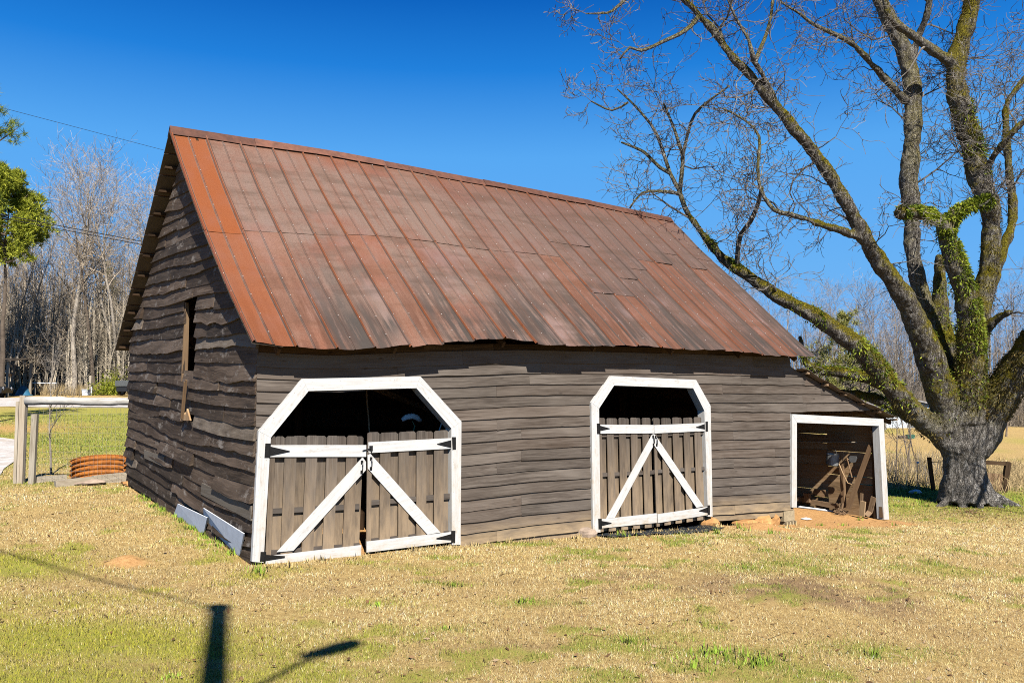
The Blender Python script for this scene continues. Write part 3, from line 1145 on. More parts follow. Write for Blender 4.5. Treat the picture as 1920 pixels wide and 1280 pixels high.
def front_wall():
    mb = MB()
    rg = random.Random(3)
    for i in range(NROW):
        f0, f1 = i / NROW, (i + 1) / NROW
        zl = lambda s: zb(s) + (zt(s) - zb(s)) * f0
        zh = lambda s: zb(s) + (zt(s) - zb(s)) * f1
        send = 13.10
        if zl(13.2) > 1.93:
            for q in np.arange(13.1, 17.9, .02):
                if lean_z(q) - .03 > zl(q) + .02:
                    send = q
                else:
                    break
            send = min(max(send, 13.10), 17.55)
        iv = [(-.03, send)]
        for op in OPEN:
            zz_ = [(zl(s) + zh(s)) / 2 for s in (op[1][0], op[-2][0])]
            sp = span_at(op, sum(zz_) / 2)
            if sp is None:
                continue
            nv = []
            for a, b in iv:
                if sp[1] <= a or sp[0] >= b:
                    nv.append((a, b))
                else:
                    if sp[0] - a > .04:
                        nv.append((a, sp[0]))
                    if b - sp[1] > .04:
                        nv.append((sp[1], b))
            iv = nv
        for a, b in iv:
            cuts = [a]
            if b - a > 2.6:
                q = a + rg.choice([.9, 1.45, 2.4, 3.1, 3.7])
                while q < b - .5:
                    cuts.append(q)
                    q += rg.choice([2.4, 3.05, 3.7, 4.3])
            cuts.append(b)
            for c0, c1 in zip(cuts[:-1], cuts[1:]):
                rnd = rg.random()
                d0, d1 = rg.uniform(-.008, .008), rg.uniform(-.008, .008)
                lift = rg.uniform(0, .006)
                warp = rg.uniform(.0, .014) if rg.random() < .35 else 0
                ns = max(2, int((c1 - c0) / .22) + 1)
                vs, gr, fs, mk = [], [], [], []
                ph = rg.uniform(0, 9)
                for k in range(ns):
                    t = k / (ns - 1)
                    s = c0 + .0012 + (c1 - c0 - .0024) * t
                    wb = (vnoise(np.array(s * 4.1 + ph), np.array(i * 3.7 + ph), 4) - .5) * .016
                    za = zl(s) + d0 * (1 - t) + d1 * t - .012 + wb
                    zc = zh(s) + .02
                    if s > 13.12:
                        zc = min(zc, lean_z(s) - .012)
                        za = min(za, zc - .01)
                    hb = za - zb(s)
                    vo = -.036 - lift - warp * math.sin(math.pi * t)
                    vs += [W3(s, vo, za), W3(s, -.010 - lift * .3, zc), W3(s, -.002, za)]
                    gr += [(s, 0, rnd * 37), (s, zc - za, rnd * 37), (s, -.03, rnd * 37)]
                    mk += [max(0, 1 - hb / .38), max(0, 1 - (hb + .2) / .38), 0]
                for k in range(ns - 1):
                    o = k * 3
                    fs += [(o, o + 3, o + 4, o + 1), (o + 2, o + 5, o + 3, o)]
                fs += [(0, 1, 2), ((ns - 1) * 3 + 2, (ns - 1) * 3 + 1, (ns - 1) * 3)]
                mb.add(vs, fs, gr, rnd, mk)
    # sheathing behind the laps, with the doorways left open, so that no daylight shows between boards
    for i in range(NROW):
        f0, f1 = i / NROW, (i + 1) / NROW
    # sill log under the wall
    for a, b in ((3.75, 6.65), (10.25, 13.05)):
        n = 8
        pts = [(a + (b - a) * k / n) for k in range(n + 1)]
        for s0, s1 in zip(pts[:-1], pts[1:]):
            fr = [W3(s0, -.0, zb(s0) - .15), W3(s1, -.0, zb(s1) - .15), W3(s1, -.0, zb(s1) + .01), W3(s0, -.0, zb(s0) + .01)]
            mb.slab(fr, V * .2, U, .5, 1.0)
    return mb.build('front_wall', M['wall'], barn)


front_wall()

RPL = [suv(onv(px, py, WB / 2)) for px, py in [(318, 243), (480, 268), (640, 293), (905, 343), (1100, 380), (1255, 412)]]
EPL = [suv(onv(px, py, -.48)) for px, py in [(473, 643), (520, 649), (560, 651), (650, 654), (720, 650), (800, 643), (870, 641), (940, 637), (1010, 643), (1070, 645), (1200, 650), (1320, 655), (1420, 662), (1525, 668)]]
rz = lerp_pl([(p[0], p[2]) for p in RPL])
ez = lerp_pl([(p[0], p[2]) for p in EPL])
S0r, S1r, S0e, S1e = RPL[0][0], RPL[-1][0], EPL[0][0], EPL[-1][0]
OE = .48
FAR_E = (WB + .43, 3.42)


def roof_pt(k, t, up=0.0):
    sr, se = S0r + (S1r - S0r) * k, S0e + (S1e - S0e) * k
    a, b = W3(sr, WB / 2, rz(sr)), W3(se, -OE, ez(se))
    p = a + (b - a) * t
    n = V * -.68 + Z * .73
    sag = .11 * math.sin(math.pi * t) * math.exp(-k * 7) + .035 * math.sin(math.pi * t)
    wv = (float(fbm(np.array(k * 9.0), np.array(t * 4.0), 12, 2)) - .5) * .05
    return p + n * (up - sag + wv)


SLOPE = float(np.linalg.norm(roof_pt(.5, 1) - roof_pt(.5, 0)))


def near_roof():
    mb = MB()
    rg = random.Random(12)
    wdt = .655
    L = S1r - S0r
    edges = [0.0]
    while edges[-1] < L - .3:
        edges.append(edges[-1] + wdt * rg.uniform(.97, 1.03))
    edges[-1] = L
    NP = len(edges) - 1
    for i in range(NP):
        a, b = edges[i], edges[i + 1]
        if i == 0:
            laps = [0, .505, 1]
        elif i < 12:
            laps = [0, .485 + .004 * math.sin(i), 1]
        else:
            laps = [0, rg.choice([.33, .42, .5, .58]), 1] if rg.random() < .8 else [0, rg.choice([.3, .38]), rg.choice([.62, .7]), 1]
        for j in range(len(laps) - 1):
            t0, t1 = laps[j], laps[j + 1]
            up0 = .004 * (len(laps) - 2 - j)
            te = t1 + (.006 if j < len(laps) - 2 else rg.uniform(-.004, .012))
            rnd = (rg.random() if j == 0 or rg.random() < .25 else rnd) if i > 0 else .95
            orange = 1.0 if i == 0 else (.35 if rg.random() < .18 else 0)
            if i == 0 and j == 1:
                orange = .8
            dr = rg.uniform(-.004, .004)
            lift_l, lift_r = rg.uniform(0, .012), rg.uniform(0, .012)
            if i > 10 and rg.random() < .35:
                lift_r += .02
            prof = [(0, 0), (.014, .036), (.03, .037), (.046, .002), (.058, 0), (.072, 0), (.15, 0)]
            m = (b - a) / 2
            prof += [(m - .024, 0), (m - .014, 0.002), (m, .015), (m + .014, .002), (m + .024, 0), (m + .15, 0), (b - a - .02, 0), (b - a - .006, .002), (b - a + .018, .031)]
            nt_ = 15
            vs, gr, mk, fs = [], [], [], []
            for q in range(nt_ + 1):
                t = t0 + (te - t0) * q / nt_
                for (ds, h) in prof:
                    k = (a + ds + dr) / L
                    f = ds / (b - a)
                    up = up0 + h + (lift_l * (1 - f) + lift_r * f) * (q / nt_) ** 3
                    up += .012 * math.sin(f * math.pi * 2 + i) * (1 if q == nt_ and j == len(laps) - 2 else 0)
                    vs.append(roof_pt(min(max(k, 0), 1.002), t, up))
                    gr.append((a + ds, t * SLOPE, i * 2.3 + (j * 1.1 if i > 11 else 0)))
                    edge = math.exp(-ds / .045) * (.9 if i < 9 or rg.random() < .5 else .25) + .35 * math.exp(-abs(ds - m) / .02)
                    topo = math.exp(-(t * SLOPE) / .35) * .55
                    mk.append(-.9 if .04 < ds < .06 or ds > b - a - .01 and ds < b - a else (-.6 if abs(abs(ds - m) - .014) < .001 else min(1, max(orange, edge, topo))))  # negative values: painted shade lines beside the seams and middle rib
            w_ = len(prof)
            for q in range(nt_):
                for p in range(w_ - 1):
                    o = q * w_ + p
                    fs.append((o, o + w_, o + w_ + 1, o + 1))
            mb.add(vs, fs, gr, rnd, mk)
    # screws along the seams and middle ribs: little pale nail heads
    nb = mb
    for i in range(NP):
        for ds in (.022, (edges[i + 1] - edges[i]) / 2):
            for q in range(12):
                t = (q + .5 + rg.uniform(-.1, .1)) / 12
                k = (edges[i] + ds) / L
                c = roof_pt(k, t, .034)
                n = V * -.68 + Z * .73
                nb.lathe(c, [(.008, -.004), (.007, .004), (.001, .006)], 6, n, .5)
            nb.m[-18 * 12:] = [2.0] * (18 * 12)
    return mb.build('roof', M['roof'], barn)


near_roof()


def far_pt(k, t, up=0.0):
    sr, se = S0r + (S1r - S0r) * k, S0e + (S1e - S0e) * k
    a = W3(sr, WB / 2, rz(sr))
    pf = onu(228, 655, S0e) if False else None
    b = W3(se, FAR_E[0], FAR_E[1] + (1 - k) * .12)
    p = a + (b - a) * t
    n = V * .68 + Z * .73
    return p + n * (up - .06 * math.sin(math.pi * t))


def far_roof():
    mb = MB()
    for i in range(21):
        a, b = i / 21, (i + 1) / 21
        vs, fs, gr = [], [], []
        prof = [(0, .0), (.03, .02), (.06, 0), (.5, .01), (1, 0)]
        for q in range(9):
            for ds, h in prof:
                k = a + (b - a) * ds
                vs.append(far_pt(k, q / 8, h))
                gr.append((k * 13.7, q / 8 * SLOPE, i * 1.7))
        for q in range(8):
            for p in range(4):
                o = q * 5 + p
                fs.append((o, o + 1, o + 6, o + 5))
        mb.add(vs, fs, gr, RNG.random(), 0.2)
    mb.build('far_roof', M['roof'], barn)


far_roof()


def ridge_cap():
    mb = MB()
    segs = [(0, .12), (.12, .33), (.33, .53), (.53, .78), (.78, 1.0)]
    for j, (a, b) in enumerate(segs):
        vs, fs = [], []
        n = 10
        lift = .03 + .012 * (j % 2)
        for q in range(n + 1):
            k = a + (b + .004 - a) * q / n
            p0 = roof_pt(k, .026, lift)
            s = S0r + (S1r - S0r) * k
            top = W3(s, WB / 2, rz(s) + lift + .05)
            p1 = far_pt(k, .03, lift)
            vs += [p0, p0 * .3 + top * .7, top, p1 * .3 + top * .7, p1]
        for q in range(n):
            for p in range(4):
                o = q * 5 + p
                fs.append((o, o + 5, o + 6, o + 1))
        mb.add(vs, fs, None, RNG.random())
    mb.build('ridge_cap', M['ridge'], barn)


ridge_cap()


def eave_framing():
    # rafters and the purlins that carry the tin; their ends stick out under the rakes
    for q in range(11):
        t = .04 + q * .093
        for fn in (roof_pt, far_pt):
            mb = MB()
            pts = [fn(k, t, -.078) + U * (0.05 if k == 0 else 0) for k in np.linspace(0, 1, 15)]
            for p0, p1 in zip(pts[:-1], pts[1:]):
                mb.beam(p0, p1, .045, .10, side=Z)
            mb.build('purlin', M['inner'], barn)
    for k in (.035, .18, .34, .5, .66, .82, .97):
        for fn in (roof_pt, far_pt):
            mb = MB()
            rp_ = [fn(k, q, -.19) for q in np.linspace(0, .985, 9)]
            for p0, p1 in zip(rp_[:-1], rp_[1:]):
                mb.beam(p0, p1, .12, .05, side=Z)
            mb.build('rafter', M['inner'], barn)
    # boards under the tin at both gable ends (seen from below along the far rake)
    for k0, k1 in ((.0, .035), (.965, 1.0)):
        mb = MB()
        for q in range(12):
            t0, t1 = q / 12 + .004, (q + 1) / 12 - .004
            for fn in (roof_pt, far_pt):
                fr = [fn(k0, t0, -.012), fn(k1, t0, -.012), fn(k1, t1, -.012), fn(k0, t1, -.012)]
                mb.slab(fr, -(Z * .016), U, RNG.random())
        mb.build('soffit_board', M['roofdark'], barn)
    # eave fascia / top plate
    mb = MB()
    pts = [W3(s, .05, zt(s) + .05) for s in np.linspace(.0, 13.05, 10)]
    for p0, p1 in zip(pts[:-1], pts[1:]):
        mb.beam(p0, p1, .18, .1, side=Z)
    mb.build('top_plate', M['inner'], barn)


eave_framing()

gbase = lerp_pl([(-.1, .0), (2, .02), (3.8, .16), (6, .36), (8.4, .50), (9, .52)])
geave = lerp_pl([(-.1, 3.22), (7.6, 3.5), (9, 3.52)])


def rake_z(v):
    if v < WB / 2:
        t = (WB / 2 - v) / (WB / 2 + OE)
        return suv(roof_pt(.02, t, -.14))[2]
    t = (v - WB / 2) / (FAR_E[0] - WB / 2)
    return suv(far_pt(.02, t, -.14))[2]


WIN = (3.2, 3.96, 2.86, 4.22)
HOLE = (3.15, 3.86, 2.02, 2.30)


def gable_wall():
    mb = MB()
    rg = random.Random(21)
    NB_ = 14
    rows = []
    for i in range(NB_):
        rows.append((lambda v, i=i: gbase(v) + (geave(v) - gbase(v)) * i / NB_, lambda v, i=i: gbase(v) + (geave(v) - gbase(v)) * (i + 1) / NB_))
    hh = .235
    j = 0
    while 3.3 + j * hh < 7.5:
        rows.append((lambda v, j=j: geave(v) + j * hh + .02 * math.sin(v * 1.3 + j), lambda v, j=j: geave(v) + (j + 1) * hh + .02 * math.sin(v * 1.3 + j + 1)))
        j += 1
    for i, (lo, hi) in enumerate(rows):
        # where the row fits under the roof
        va, vb = None, None
        for v in np.arange(0, WB + .01, .04):
            if lo(v) + .07 < rake_z(v):
                va = v if va is None else va
                vb = v
        if va is None or vb - va < .15:
            continue
        if va < .05:
            va = -.02
        iv = [(va, vb)]
        zc = (lo(3.6) + hi(3.6)) / 2
        for (a0, b0, z0, z1) in (WIN, HOLE):
            if z0 < zc < z1:
                iv = [q for a, b in iv for q in ((a, a0 + rg.uniform(-.02, .02)), (b0 + rg.uniform(-.05, .08), b)) if q[1] - q[0] > .05]
        for a, b in iv:
            cuts = [a]
            q = a + rg.uniform(1.4, 4.2)
            while q < b - .6:
                cuts.append(q)
                q += rg.uniform(2.2, 4.4)
            cuts.append(b)
            for c0, c1 in zip(cuts[:-1], cuts[1:]):
                rnd = rg.random()
                d0, d1 = rg.uniform(-.028, .025), rg.uniform(-.028, .025)
                sagz = rg.uniform(-.02, .045) + (.05 if rg.random() < .15 else 0)
                out = rg.uniform(.04, .07) + (.05 if rg.random() < .14 else 0)
                warp = rg.uniform(-.006, .02)
                ns = max(3, int((c1 - c0) / .085))
                ph = rg.uniform(0, 50)
                vs, gr, fs, mk = [], [], [], []
                bare = 1.0 if rg.random() < .07 else 0.0
                chew = rg.random() < .5
                for k in range(ns):
                    t = k / (ns - 1)
                    v = c0 + .004 + (c1 - c0 - .008) * t
                    e = (float(fbm(np.array(v * 2.6 + ph), np.array(ph), 3, 4)) - .5) * ((.10 if rnd > .7 else .06) if chew else .028)
                    za = lo(v) + d0 * (1 - t) + d1 * t - sagz * math.sin(math.pi * t) + e - .02
                    zh_ = min(hi(v) + .045, rake_z(v) - .005)
                    za = min(za, zh_ - .03)
                    uo = -(out + warp * math.sin(math.pi * t + ph)) - .006
                    zm = za + (zh_ - za) * .5
                    bow = (float(vnoise(np.array(v * 3 + ph), np.array(ph), 6)) - .5) * .02
                    vs += [W3(uo, v, za), W3(uo * .62 + bow, v, zm), W3(-.008, v, zh_), W3(uo + .03, v, za - .004), W3(.0, v, za + .02)]
                    gr += [(v, 0, rnd * 37), (v, zm - za, rnd * 37), (v, zh_ - za, rnd * 37), (v, -.03, rnd * 37), (v, -.06, rnd * 37)]
                    mk += [bare] * 5
                for k in range(ns - 1):
                    o = k * 5
                    fs += [(o, o + 1, o + 6, o + 5), (o + 1, o + 2, o + 7, o + 6), (o + 3, o, o + 5, o + 8), (o + 4, o + 3, o + 8, o + 9)]
                o = (ns - 1) * 5
                fs += [(0, 3, 4, 2, 1), (o + 1, o + 2, o + 4, o + 3, o)]
                mb.add(vs, fs, gr, rnd, mk)
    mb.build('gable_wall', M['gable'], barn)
    # raw timber jamb and the broken stick left in the opening
    jb = MB()
    a, b = onu(341, 700, -.06), onu(353, 575, -.06)
    jb.slab([W3(-.065, 3.94, 2.74), W3(.05, 3.94, 2.80), W3(.05, 3.94, 4.02), W3(.03, 3.94, 4.24), W3(-.02, 3.94, 4.24), W3(-.045, 3.94, 3.6)], V * .04, Z, .3)
    jb.build('window_jamb', M['oldraw'], barn)
    st = MB()
    st.beam(onu(349, 712, -.13), onu(342, 786, -.12), .07, .03, side=V)
    st.beam(onu(346, 716, -.15), onu(340, 784, -.14), .035, .03, side=V)
    st.build('splintered_board', M['oldraw'], barn)
    rb = MB()
    rb.slab([onu(338, 788, -.11), onu(356, 788, -.11), onu(350, 766, -.11), onu(347, 778, -.11), onu(341, 765, -.11)], U * .03, Z, .9)
    rb.build('splintered_board', M['raw'], barn)
    # plain smoother replacement boards
    for pts in ([(270, 843), (308, 856), (307, 875), (270, 858)], [(378, 905), (470, 948), (470, 976), (376, 926)]):
        nb = MB()
        fr = [onu(x, y, -.075) for x, y in pts]
        nb.slab(fr, U * .025, V, .6)
        nb.build('patch_board', M['greyboard'], barn)
    # corner post
    cp = MB()
    cp.box(W3(.06, .07, 1.62), U * .06, V * .06, Z * 1.62, Z)
    cp.build('corner_post', M['inner'], barn)


gable_wall()


def rear_walls():
    for nm, fn, L_ in (('back_wall', lambda q, z: W3(q, WB - .02, z), LB), ('side_wall', lambda q, z: W3(LB - .04, q, z), WB)):
        mb = MB()
        dirn = U if nm == 'back_wall' else V
        dep = V * .05 if nm == 'back_wall' else U * .04
        z = -.75
        i = 0
        while z < (3.5 if nm == 'back_wall' else 7.3):
            h = .24
            a, b = (0.02, L_) if nm == 'back_wall' else (0.05, L_ - .05)
            if nm == 'side_wall' and z > 3.2:
                vv = [v for v in np.arange(.1, WB, .05) if rake_z(v) > z + h]
                if not vv:
                    break
                a, b = min(vv), max(vv)
            mb.slab([fn(a, z) + dep * .3 * (i % 2), fn(b, z) + dep * .3 * (i % 2), fn(b, z + h + .02) + dep * .3 * (i % 2), fn(a, z + h + .02) + dep * .3 * (i % 2)], dep, dirn)
            i += 1
            z += h
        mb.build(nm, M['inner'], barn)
    # joists, posts and a diagonal brace inside
    for s in (1.0, 3.1, 5.3, 7.6, 9.9, 12.2):
        mb = MB()
        mb.beam(W3(s, .15, 3.0), W3(s, WB - .1, 3.0), .16, .06, side=Z)
        mb.build('joist', M['inner'], barn)
    for s, v in ((2.0, 3.4), (5.0, 3.4), (8.2, 3.6), (9.4, 5.0), (11.0, 3.6)):
        mb = MB()
        mb.beam(W3(s, v, gz(*W3(s, v, 0)[:2])), W3(s, v, 2.95), .14, .14, side=U)
        mb.build('inner_post', M['inner'], barn)
    mb = MB()
    mb.beam(onv(704, 728, 1.2), onv(800, 767, 2.6), .09, .05, side=Z)
    mb.build('brace', M['oldboard'], barn)


rear_walls()


# ---- white door frames
def frame(D, fo, fi, closed_bottom=False):
    par = None
    for k in range(len(fo) - 1):
        mb = MB()
        q = [D(*fo[k]), D(*fo[k + 1]), D(*fi[k + 1]), D(*fi[k])]
        dirn = np.asarray(q[1]) - np.asarray(q[0])
        c = sum(q) / 4
        q = [c + (p - c) * .9985 for p in q]
        proud = .002 * (k % 2)
        mk = [.8 if p[2] < -.0 else 0 for p in q]
        mb.slab([p - V * (.03 + proud) for p in q], V * (.075), dirn, RNG.random(), mk)
        # inner lining (jamb board)
        lin = [q[3] + V * .045, q[2] + V * .045]
        mb.slab([lin[0], lin[1], lin[1] + V * .12, lin[0] + V * .12], np.cross(dirn, V) / np.linalg.norm(dirn) * .02, dirn, RNG.random())
        nails = []
        e0, e1 = (q[0] + q[3]) / 2, (q[1] + q[2]) / 2
        wv = (q[3] - q[0]) * .27
        for f in (.06, .3, .55, .8, .95):
            for sg in (-1, 1):
                nails.append(e0 + (e1 - e0) * (f + RNG.uniform(-.02, .02)) + wv * sg - V * (.0305 + proud))
        for c_ in nails:
            mb.lathe(c_, [(.007, 0), (.006, .002), (.001, .0025)], 6, -V, .3)
            mb.m[-18:] = [1.0] * 18
        o = mb.build('door_frame' if par is None else 'frame_board', M['white'], par or barn)
        par = par or o
    return par


frame(D1, F1o, F1i)
frame(D2, F2o, F2i)
frame(D3, F3o, F3i)


def leaf(D, tl, tr, br, bl, n_front, top_rail, bot_rail, brace, midr, hinges, handle, latch=None, dv=0.0):
    """one shadow-box picket door leaf; every argument is a survey of the doorway"""
    mb = MB()
    TL, TR, BR, BL = [D(*p, -.05) for p in (tl, tr, br, bl)]
    P = lambda a, b: (TL * (1 - a) + TR * a) * (1 - b) + (BL * (1 - a) + BR * a) * b
    wd = float(np.linalg.norm(TR - TL))
    pitch = 1.0 / (n_front - .35)
    pw = pitch * .55

    def picket(a0, a1, vo, th, up):
        a0, a1 = max(a0, 0.003), min(a1, .997)
        if a1 - a0 < .02:
            return
        j = RNG.uniform(-.008, .008) + up
        ch = .16 * (a1 - a0)
        hz = Z * j
        chz = .028
        pts = [P(a0, 1) + hz * .3, P(a1, 1) + hz * .3]
        t1, t0 = P(a1, 0) + hz, P(a0, 0) + hz
        pts += [t1 - Z * chz, P(a1 - ch, 0) + hz, P(a0 + ch, 0) + hz, t0 - Z * chz]
        mk = [1, 1, 0, 0, 0, 0]
        mb.slab([p + V * vo for p in pts], V * th, Z, None, mk)
    for k in range(n_front + 1):
        a = (k - .3) * pitch
        picket(a, a + pw, -.0, .018, 0)
    for k in range(n_front):
        a = (k - .3) * pitch + pw - .12 * pitch
        picket(a, a + pitch * .62, .068, .018, -.004)
    # grey stringer between the two picket layers
    for (y0, y1, z0, z1) in midr:
        q = [D(*p, -.05) + V * .019 for p in (y0, y1, z1, z0)]
        mb.slab(q, V * .047, q[1] - q[0], None)
    for b0, b1 in ((.11, .17), (.9, .96)):
        q = [P(.01, b0), P(.99, b0), P(.99, b1), P(.01, b1)]
        mb.slab([p + V * .0195 for p in q], V * .046, q[1] - q[0], None)
    dr = mb.build('door', M['picket'], barn)
    for pts in (top_rail, bot_rail):
        m = MB()
        q = [D(*p, -.05) - V * .021 for p in pts]
        dirn = q[1] - q[0]
        mk = [0, 0, .9, .9] if pts is bot_rail else 0.0
        m.slab(q, V * .019, dirn, None, mk)
        m.build('rail', M['white'], dr)
    m = MB()
    q = [D(*p, -.05) - V * .0205 for p in brace]
    m.slab(q, V * .018, q[1] - q[0], None)
    m.build('brace', M['white'], dr)
    for plate, strap in hinges:
        m = MB()
        q = [D(*p, -.05) - V * .034 for p in plate]
        m.slab(q, V * .006, Z, .5)
        q = [D(*p, -.05) - V * .0285 for p in strap]
        m.slab(q, V * .006, Z, .4)
        a, b = D(*mid(plate[1], plate[1]), -.05), D(*plate[2], -.05)
        m.tube([a - V * .036, b - V * .036], .008, 8)
        # bolt heads
        sp = [D(*p, -.05) for p in strap]
        base_, tip = (sp[0] + sp[-1]) / 2, sp[len(sp) // 2]
        for f in (.2, .5, .78):
            c = base_ + (tip - base_) * f
            m.lathe(c - V * .030, [(.009, 0), (.008, .004), (.001, .006)], 8, -V, .9)
        m.build('hinge', M['black'], dr)
    if handle:
        h0, h1 = D(*handle[0], -.05), D(*handle[1], -.05)
        m = MB()
        pts = [h0 - V * .022, h0 - V * .045 + (h1 - h0) * .12, h0 - V * .06 + (h1 - h0) * .3, h0 - V * .06 + (h1 - h0) * .7, h0 - V * .045 + (h1 - h0) * .88, h1 - V * .022]
        m.tube(pts, [.012, .010, .009, .009, .010, .012], 8)
        for h in (h0, h1):
            m.box(h - V * .025, U * .02, V * .004, Z * .028, Z, .5)
        m.build('handle', M['black'], dr)
    if latch:
        m = MB()
        for a, b, r_ in latch:
            m.tube([D(*a, -.05) - V * .035, D(*b, -.05) - V * .035], r_, 7)
        p = D(*latch[0][0], -.05)
        m.box(p - V * .028, U * .03, V * .006, Z * .04, Z, .5)
        m.build('latch', M['black'], dr)
    return dr


leaf(D1, (143, 478), (688, 478), (660, 1160), (112, 1210), 5,
     [(135, 530), (688, 530), (687, 597), (135, 598)], [(110, 1165), (660, 1100), (658, 1162), (113, 1216)],
     [(178, 1140), (668, 600), (686, 625), (686, 672), (272, 1132)],
     [((120, 897), (655, 868), (112, 925), (655, 897))],
     [([(110, 520), (138, 520), (134, 603), (105, 603)], [(140, 538), (250, 563), (250, 568), (137, 592)]),
      ([(83, 1138), (112, 1138), (108, 1194), (79, 1194)], [(113, 1155), (222, 1162), (222, 1172), (111, 1190)])],
     ((663, 628), (661, 684)))
leaf(D1, (697, 460), (1172, 446), (1172, 1085), (690, 1138), 5,
     [(700, 514), (1176, 490), (1176, 550), (702, 575)], [(690, 1080), (1173, 1026), (1173, 1084), (690, 1142)],
     [(696, 588), (712, 580), (1112, 1028), (1038, 1040), (698, 665)],
     [((700, 850), (1172, 808), (700, 876), (1172, 838))],
     [([(1198, 484), (1177, 484), (1180, 556), (1198, 556)], [(1177, 500), (1092, 522), (1092, 526), (1180, 548)]),
      ([(1195, 1018), (1173, 1018), (1173, 1088), (1193, 1088)], [(1173, 1036), (1088, 1060), (1088, 1066), (1173, 1072)])],
     ((715, 608), (714, 664)), latch=[((714, 548), (665, 562), .009), ((714, 540), (716, 572), .01)])
leaf(D2, (220, 437), (583, 437), (606, 1165), (234, 1198), 5,
     [(218, 482), (585, 485), (587, 540), (222, 542)], [(237, 1112), (605, 1072), (607, 1135), (240, 1172)],
     [(270, 1108), (574, 552), (584, 545), (584, 622), (325, 1101)],
     [((232, 806), (596, 790), (234, 832), (598, 812))],
     [([(202, 474), (222, 474), (224, 545), (204, 545)], [(223, 488), (290, 507), (290, 511), (224, 524)]),
      ([(212, 1108), (232, 1108), (234, 1178), (214, 1178)], [(234, 1122), (302, 1134), (302, 1140), (235, 1156)])],
     ((579, 562), (582, 616)))
leaf(D2, (587, 440), (925, 432), (948, 1112), (610, 1162), 5,
     [(588, 486), (932, 471), (932, 525), (590, 541)], [(611, 1078), (946, 1030), (950, 1083), (613, 1137)],
     [(587, 545), (596, 552), (917, 1026), (870, 1035), (588, 620)],
     [((592, 786), (938, 764), (594, 808), (940, 786))],
     [([(943, 462), (928, 462), (929, 528), (943, 528)], [(928, 476), (866, 498), (866, 502), (929, 514)]),
      ([(957, 1018), (943, 1018), (944, 1082), (957, 1082)], [(943, 1032), (886, 1054), (886, 1058), (944, 1070)])],
     ((596, 564), (604, 618)))

# ---- the lean-to
LB0, LB1 = 13.1, 17.15


def lean_to():
    # roof: corrugated sheets laid down the slope
    mb = MB()
    s_list = np.linspace(13.28, LR[-1][0] + .05, 25)
    edges = np.linspace(-.22, 5.2, 9)
    for i in range(8):
        va, vb = edges[i], edges[i + 1] + .05
        ns = 28
        vs, fs, gr = [], [], []
        rnd = RNG.random()
        for a, s in enumerate(s_list):
            for b in range(ns + 1):
                v = va + (vb - va) * b / ns
                z = lean_z(min(s, LR[-1][0])) - .06 * (v + .22) + .012 * math.sin(b * math.pi * 2 * 7 / ns) + .012 * i % .02 + .02 * math.sin(s * 6.2) * (1 if i == 0 and b < 6 else 0)
                vs.append(W3(s, v, z + .03))
                gr.append((v, s, rnd * 9))
        for a in range(len(s_list) - 1):
            for b in range(ns):
                o = a * (ns + 1) + b
                fs.append((o, o + ns + 1, o + ns + 2, o + 1))
        mb.add(vs, fs, gr, rnd, .15)
    mb.build('lean_to_roof', M['oldtin'], barn)
    for s in np.linspace(13.6, 17.5, 6):
        m = MB()
        m.beam(W3(s, -.18, lean_z(s) - .02), W3(s, 5.0, lean_z(s) - .36), .05, .09, side=Z)
        m.build('purlin', M['oldboard'], barn)
    m = MB()
    zs = np.linspace(13.2, 17.6, 12)
    for a, b in zip(zs[:-1], zs[1:]):
        m.beam(W3(a, .06, lean_z(a) - .1), W3(b, .06, lean_z(b) - .1), .12, .05, side=Z)
    m.build('rafter', M['inner'], barn)
    # back wall of old slabs with slits of daylight
    m = MB()
    z = -.95
    i = 0
    rg = random.Random(5)
    while z < 2.9:
        h = rg.uniform(.19, .27)
        gap = rg.choice([-.03, -.02, .01, .02, -.03, -.02])
        end = 17.1
        for q in np.arange(13.1, 17.1, .05):
            if lean_z(q) - .1 < z + h:
                end = q
                break
        if end - 13.1 > .3:
            cut = rg.uniform(14.4, 16)
            for a, b in ((13.14, min(cut, end)), (cut, end)):
                if b - a > .1:
                    n = 8
                    pts_l = [W3(a + (b - a) * k / n, 5.0, z + rg.uniform(-.012, .012)) for k in range(n + 1)]
                    pts_h = [W3(a + (b - a) * k / n, 5.0, z + h - gap + rg.uniform(-.012, .012)) for k in range(n, -1, -1)]
                    m.slab(pts_l + pts_h, V * .05, U)
        z += h
        i += 1
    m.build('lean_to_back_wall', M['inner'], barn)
    # outer side wall
    m = MB()
    z = -1.0
    while z < 1.78:
        h = min(rg.uniform(.19, .27), 1.9 - z)
        for a, b in ((.12, 1.7), (1.7, 3.4), (3.4, 5.0)):
            g0, g1 = rg.choice([-.02, -.02, .006, .02, -.03]), rg.choice([-.02, -.02, .004, .012, -.03])
            n = 5
            lo_ = [W3(17.12 + rg.uniform(0, .012), a + (b - a) * k / n, z + rg.uniform(-.008, .008)) for k in range(n + 1)]
            hi_ = [W3(17.12, a + (b - a) * k / n, z + h - (g0 + (g1 - g0) * k / n) + rg.uniform(-.008, .008)) for k in range(n, -1, -1)]
            m.slab(lo_ + hi_, U * .03, V)
        z += h
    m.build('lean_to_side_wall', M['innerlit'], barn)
    for s, v in ((14.2, 4.85), (16.98, .18), (16.98, 3.3), (16.98, 2.9)):
        m = MB()
        g = gz(*W3(s, v, 0)[:2])
        m.beam(W3(s, v, g - .1), W3(s, v, lean_z(s) - .08), .11, .09, side=U)
        m.build('lean_to_post', M['inner'], barn)
    m = MB()
    m.beam(onu(1485, 932, 16.9), onu(1577, 951, 16.9), .13, .1, side=Z)
    m.build('sill_beam', M['oldboard'], barn)


lean_to()

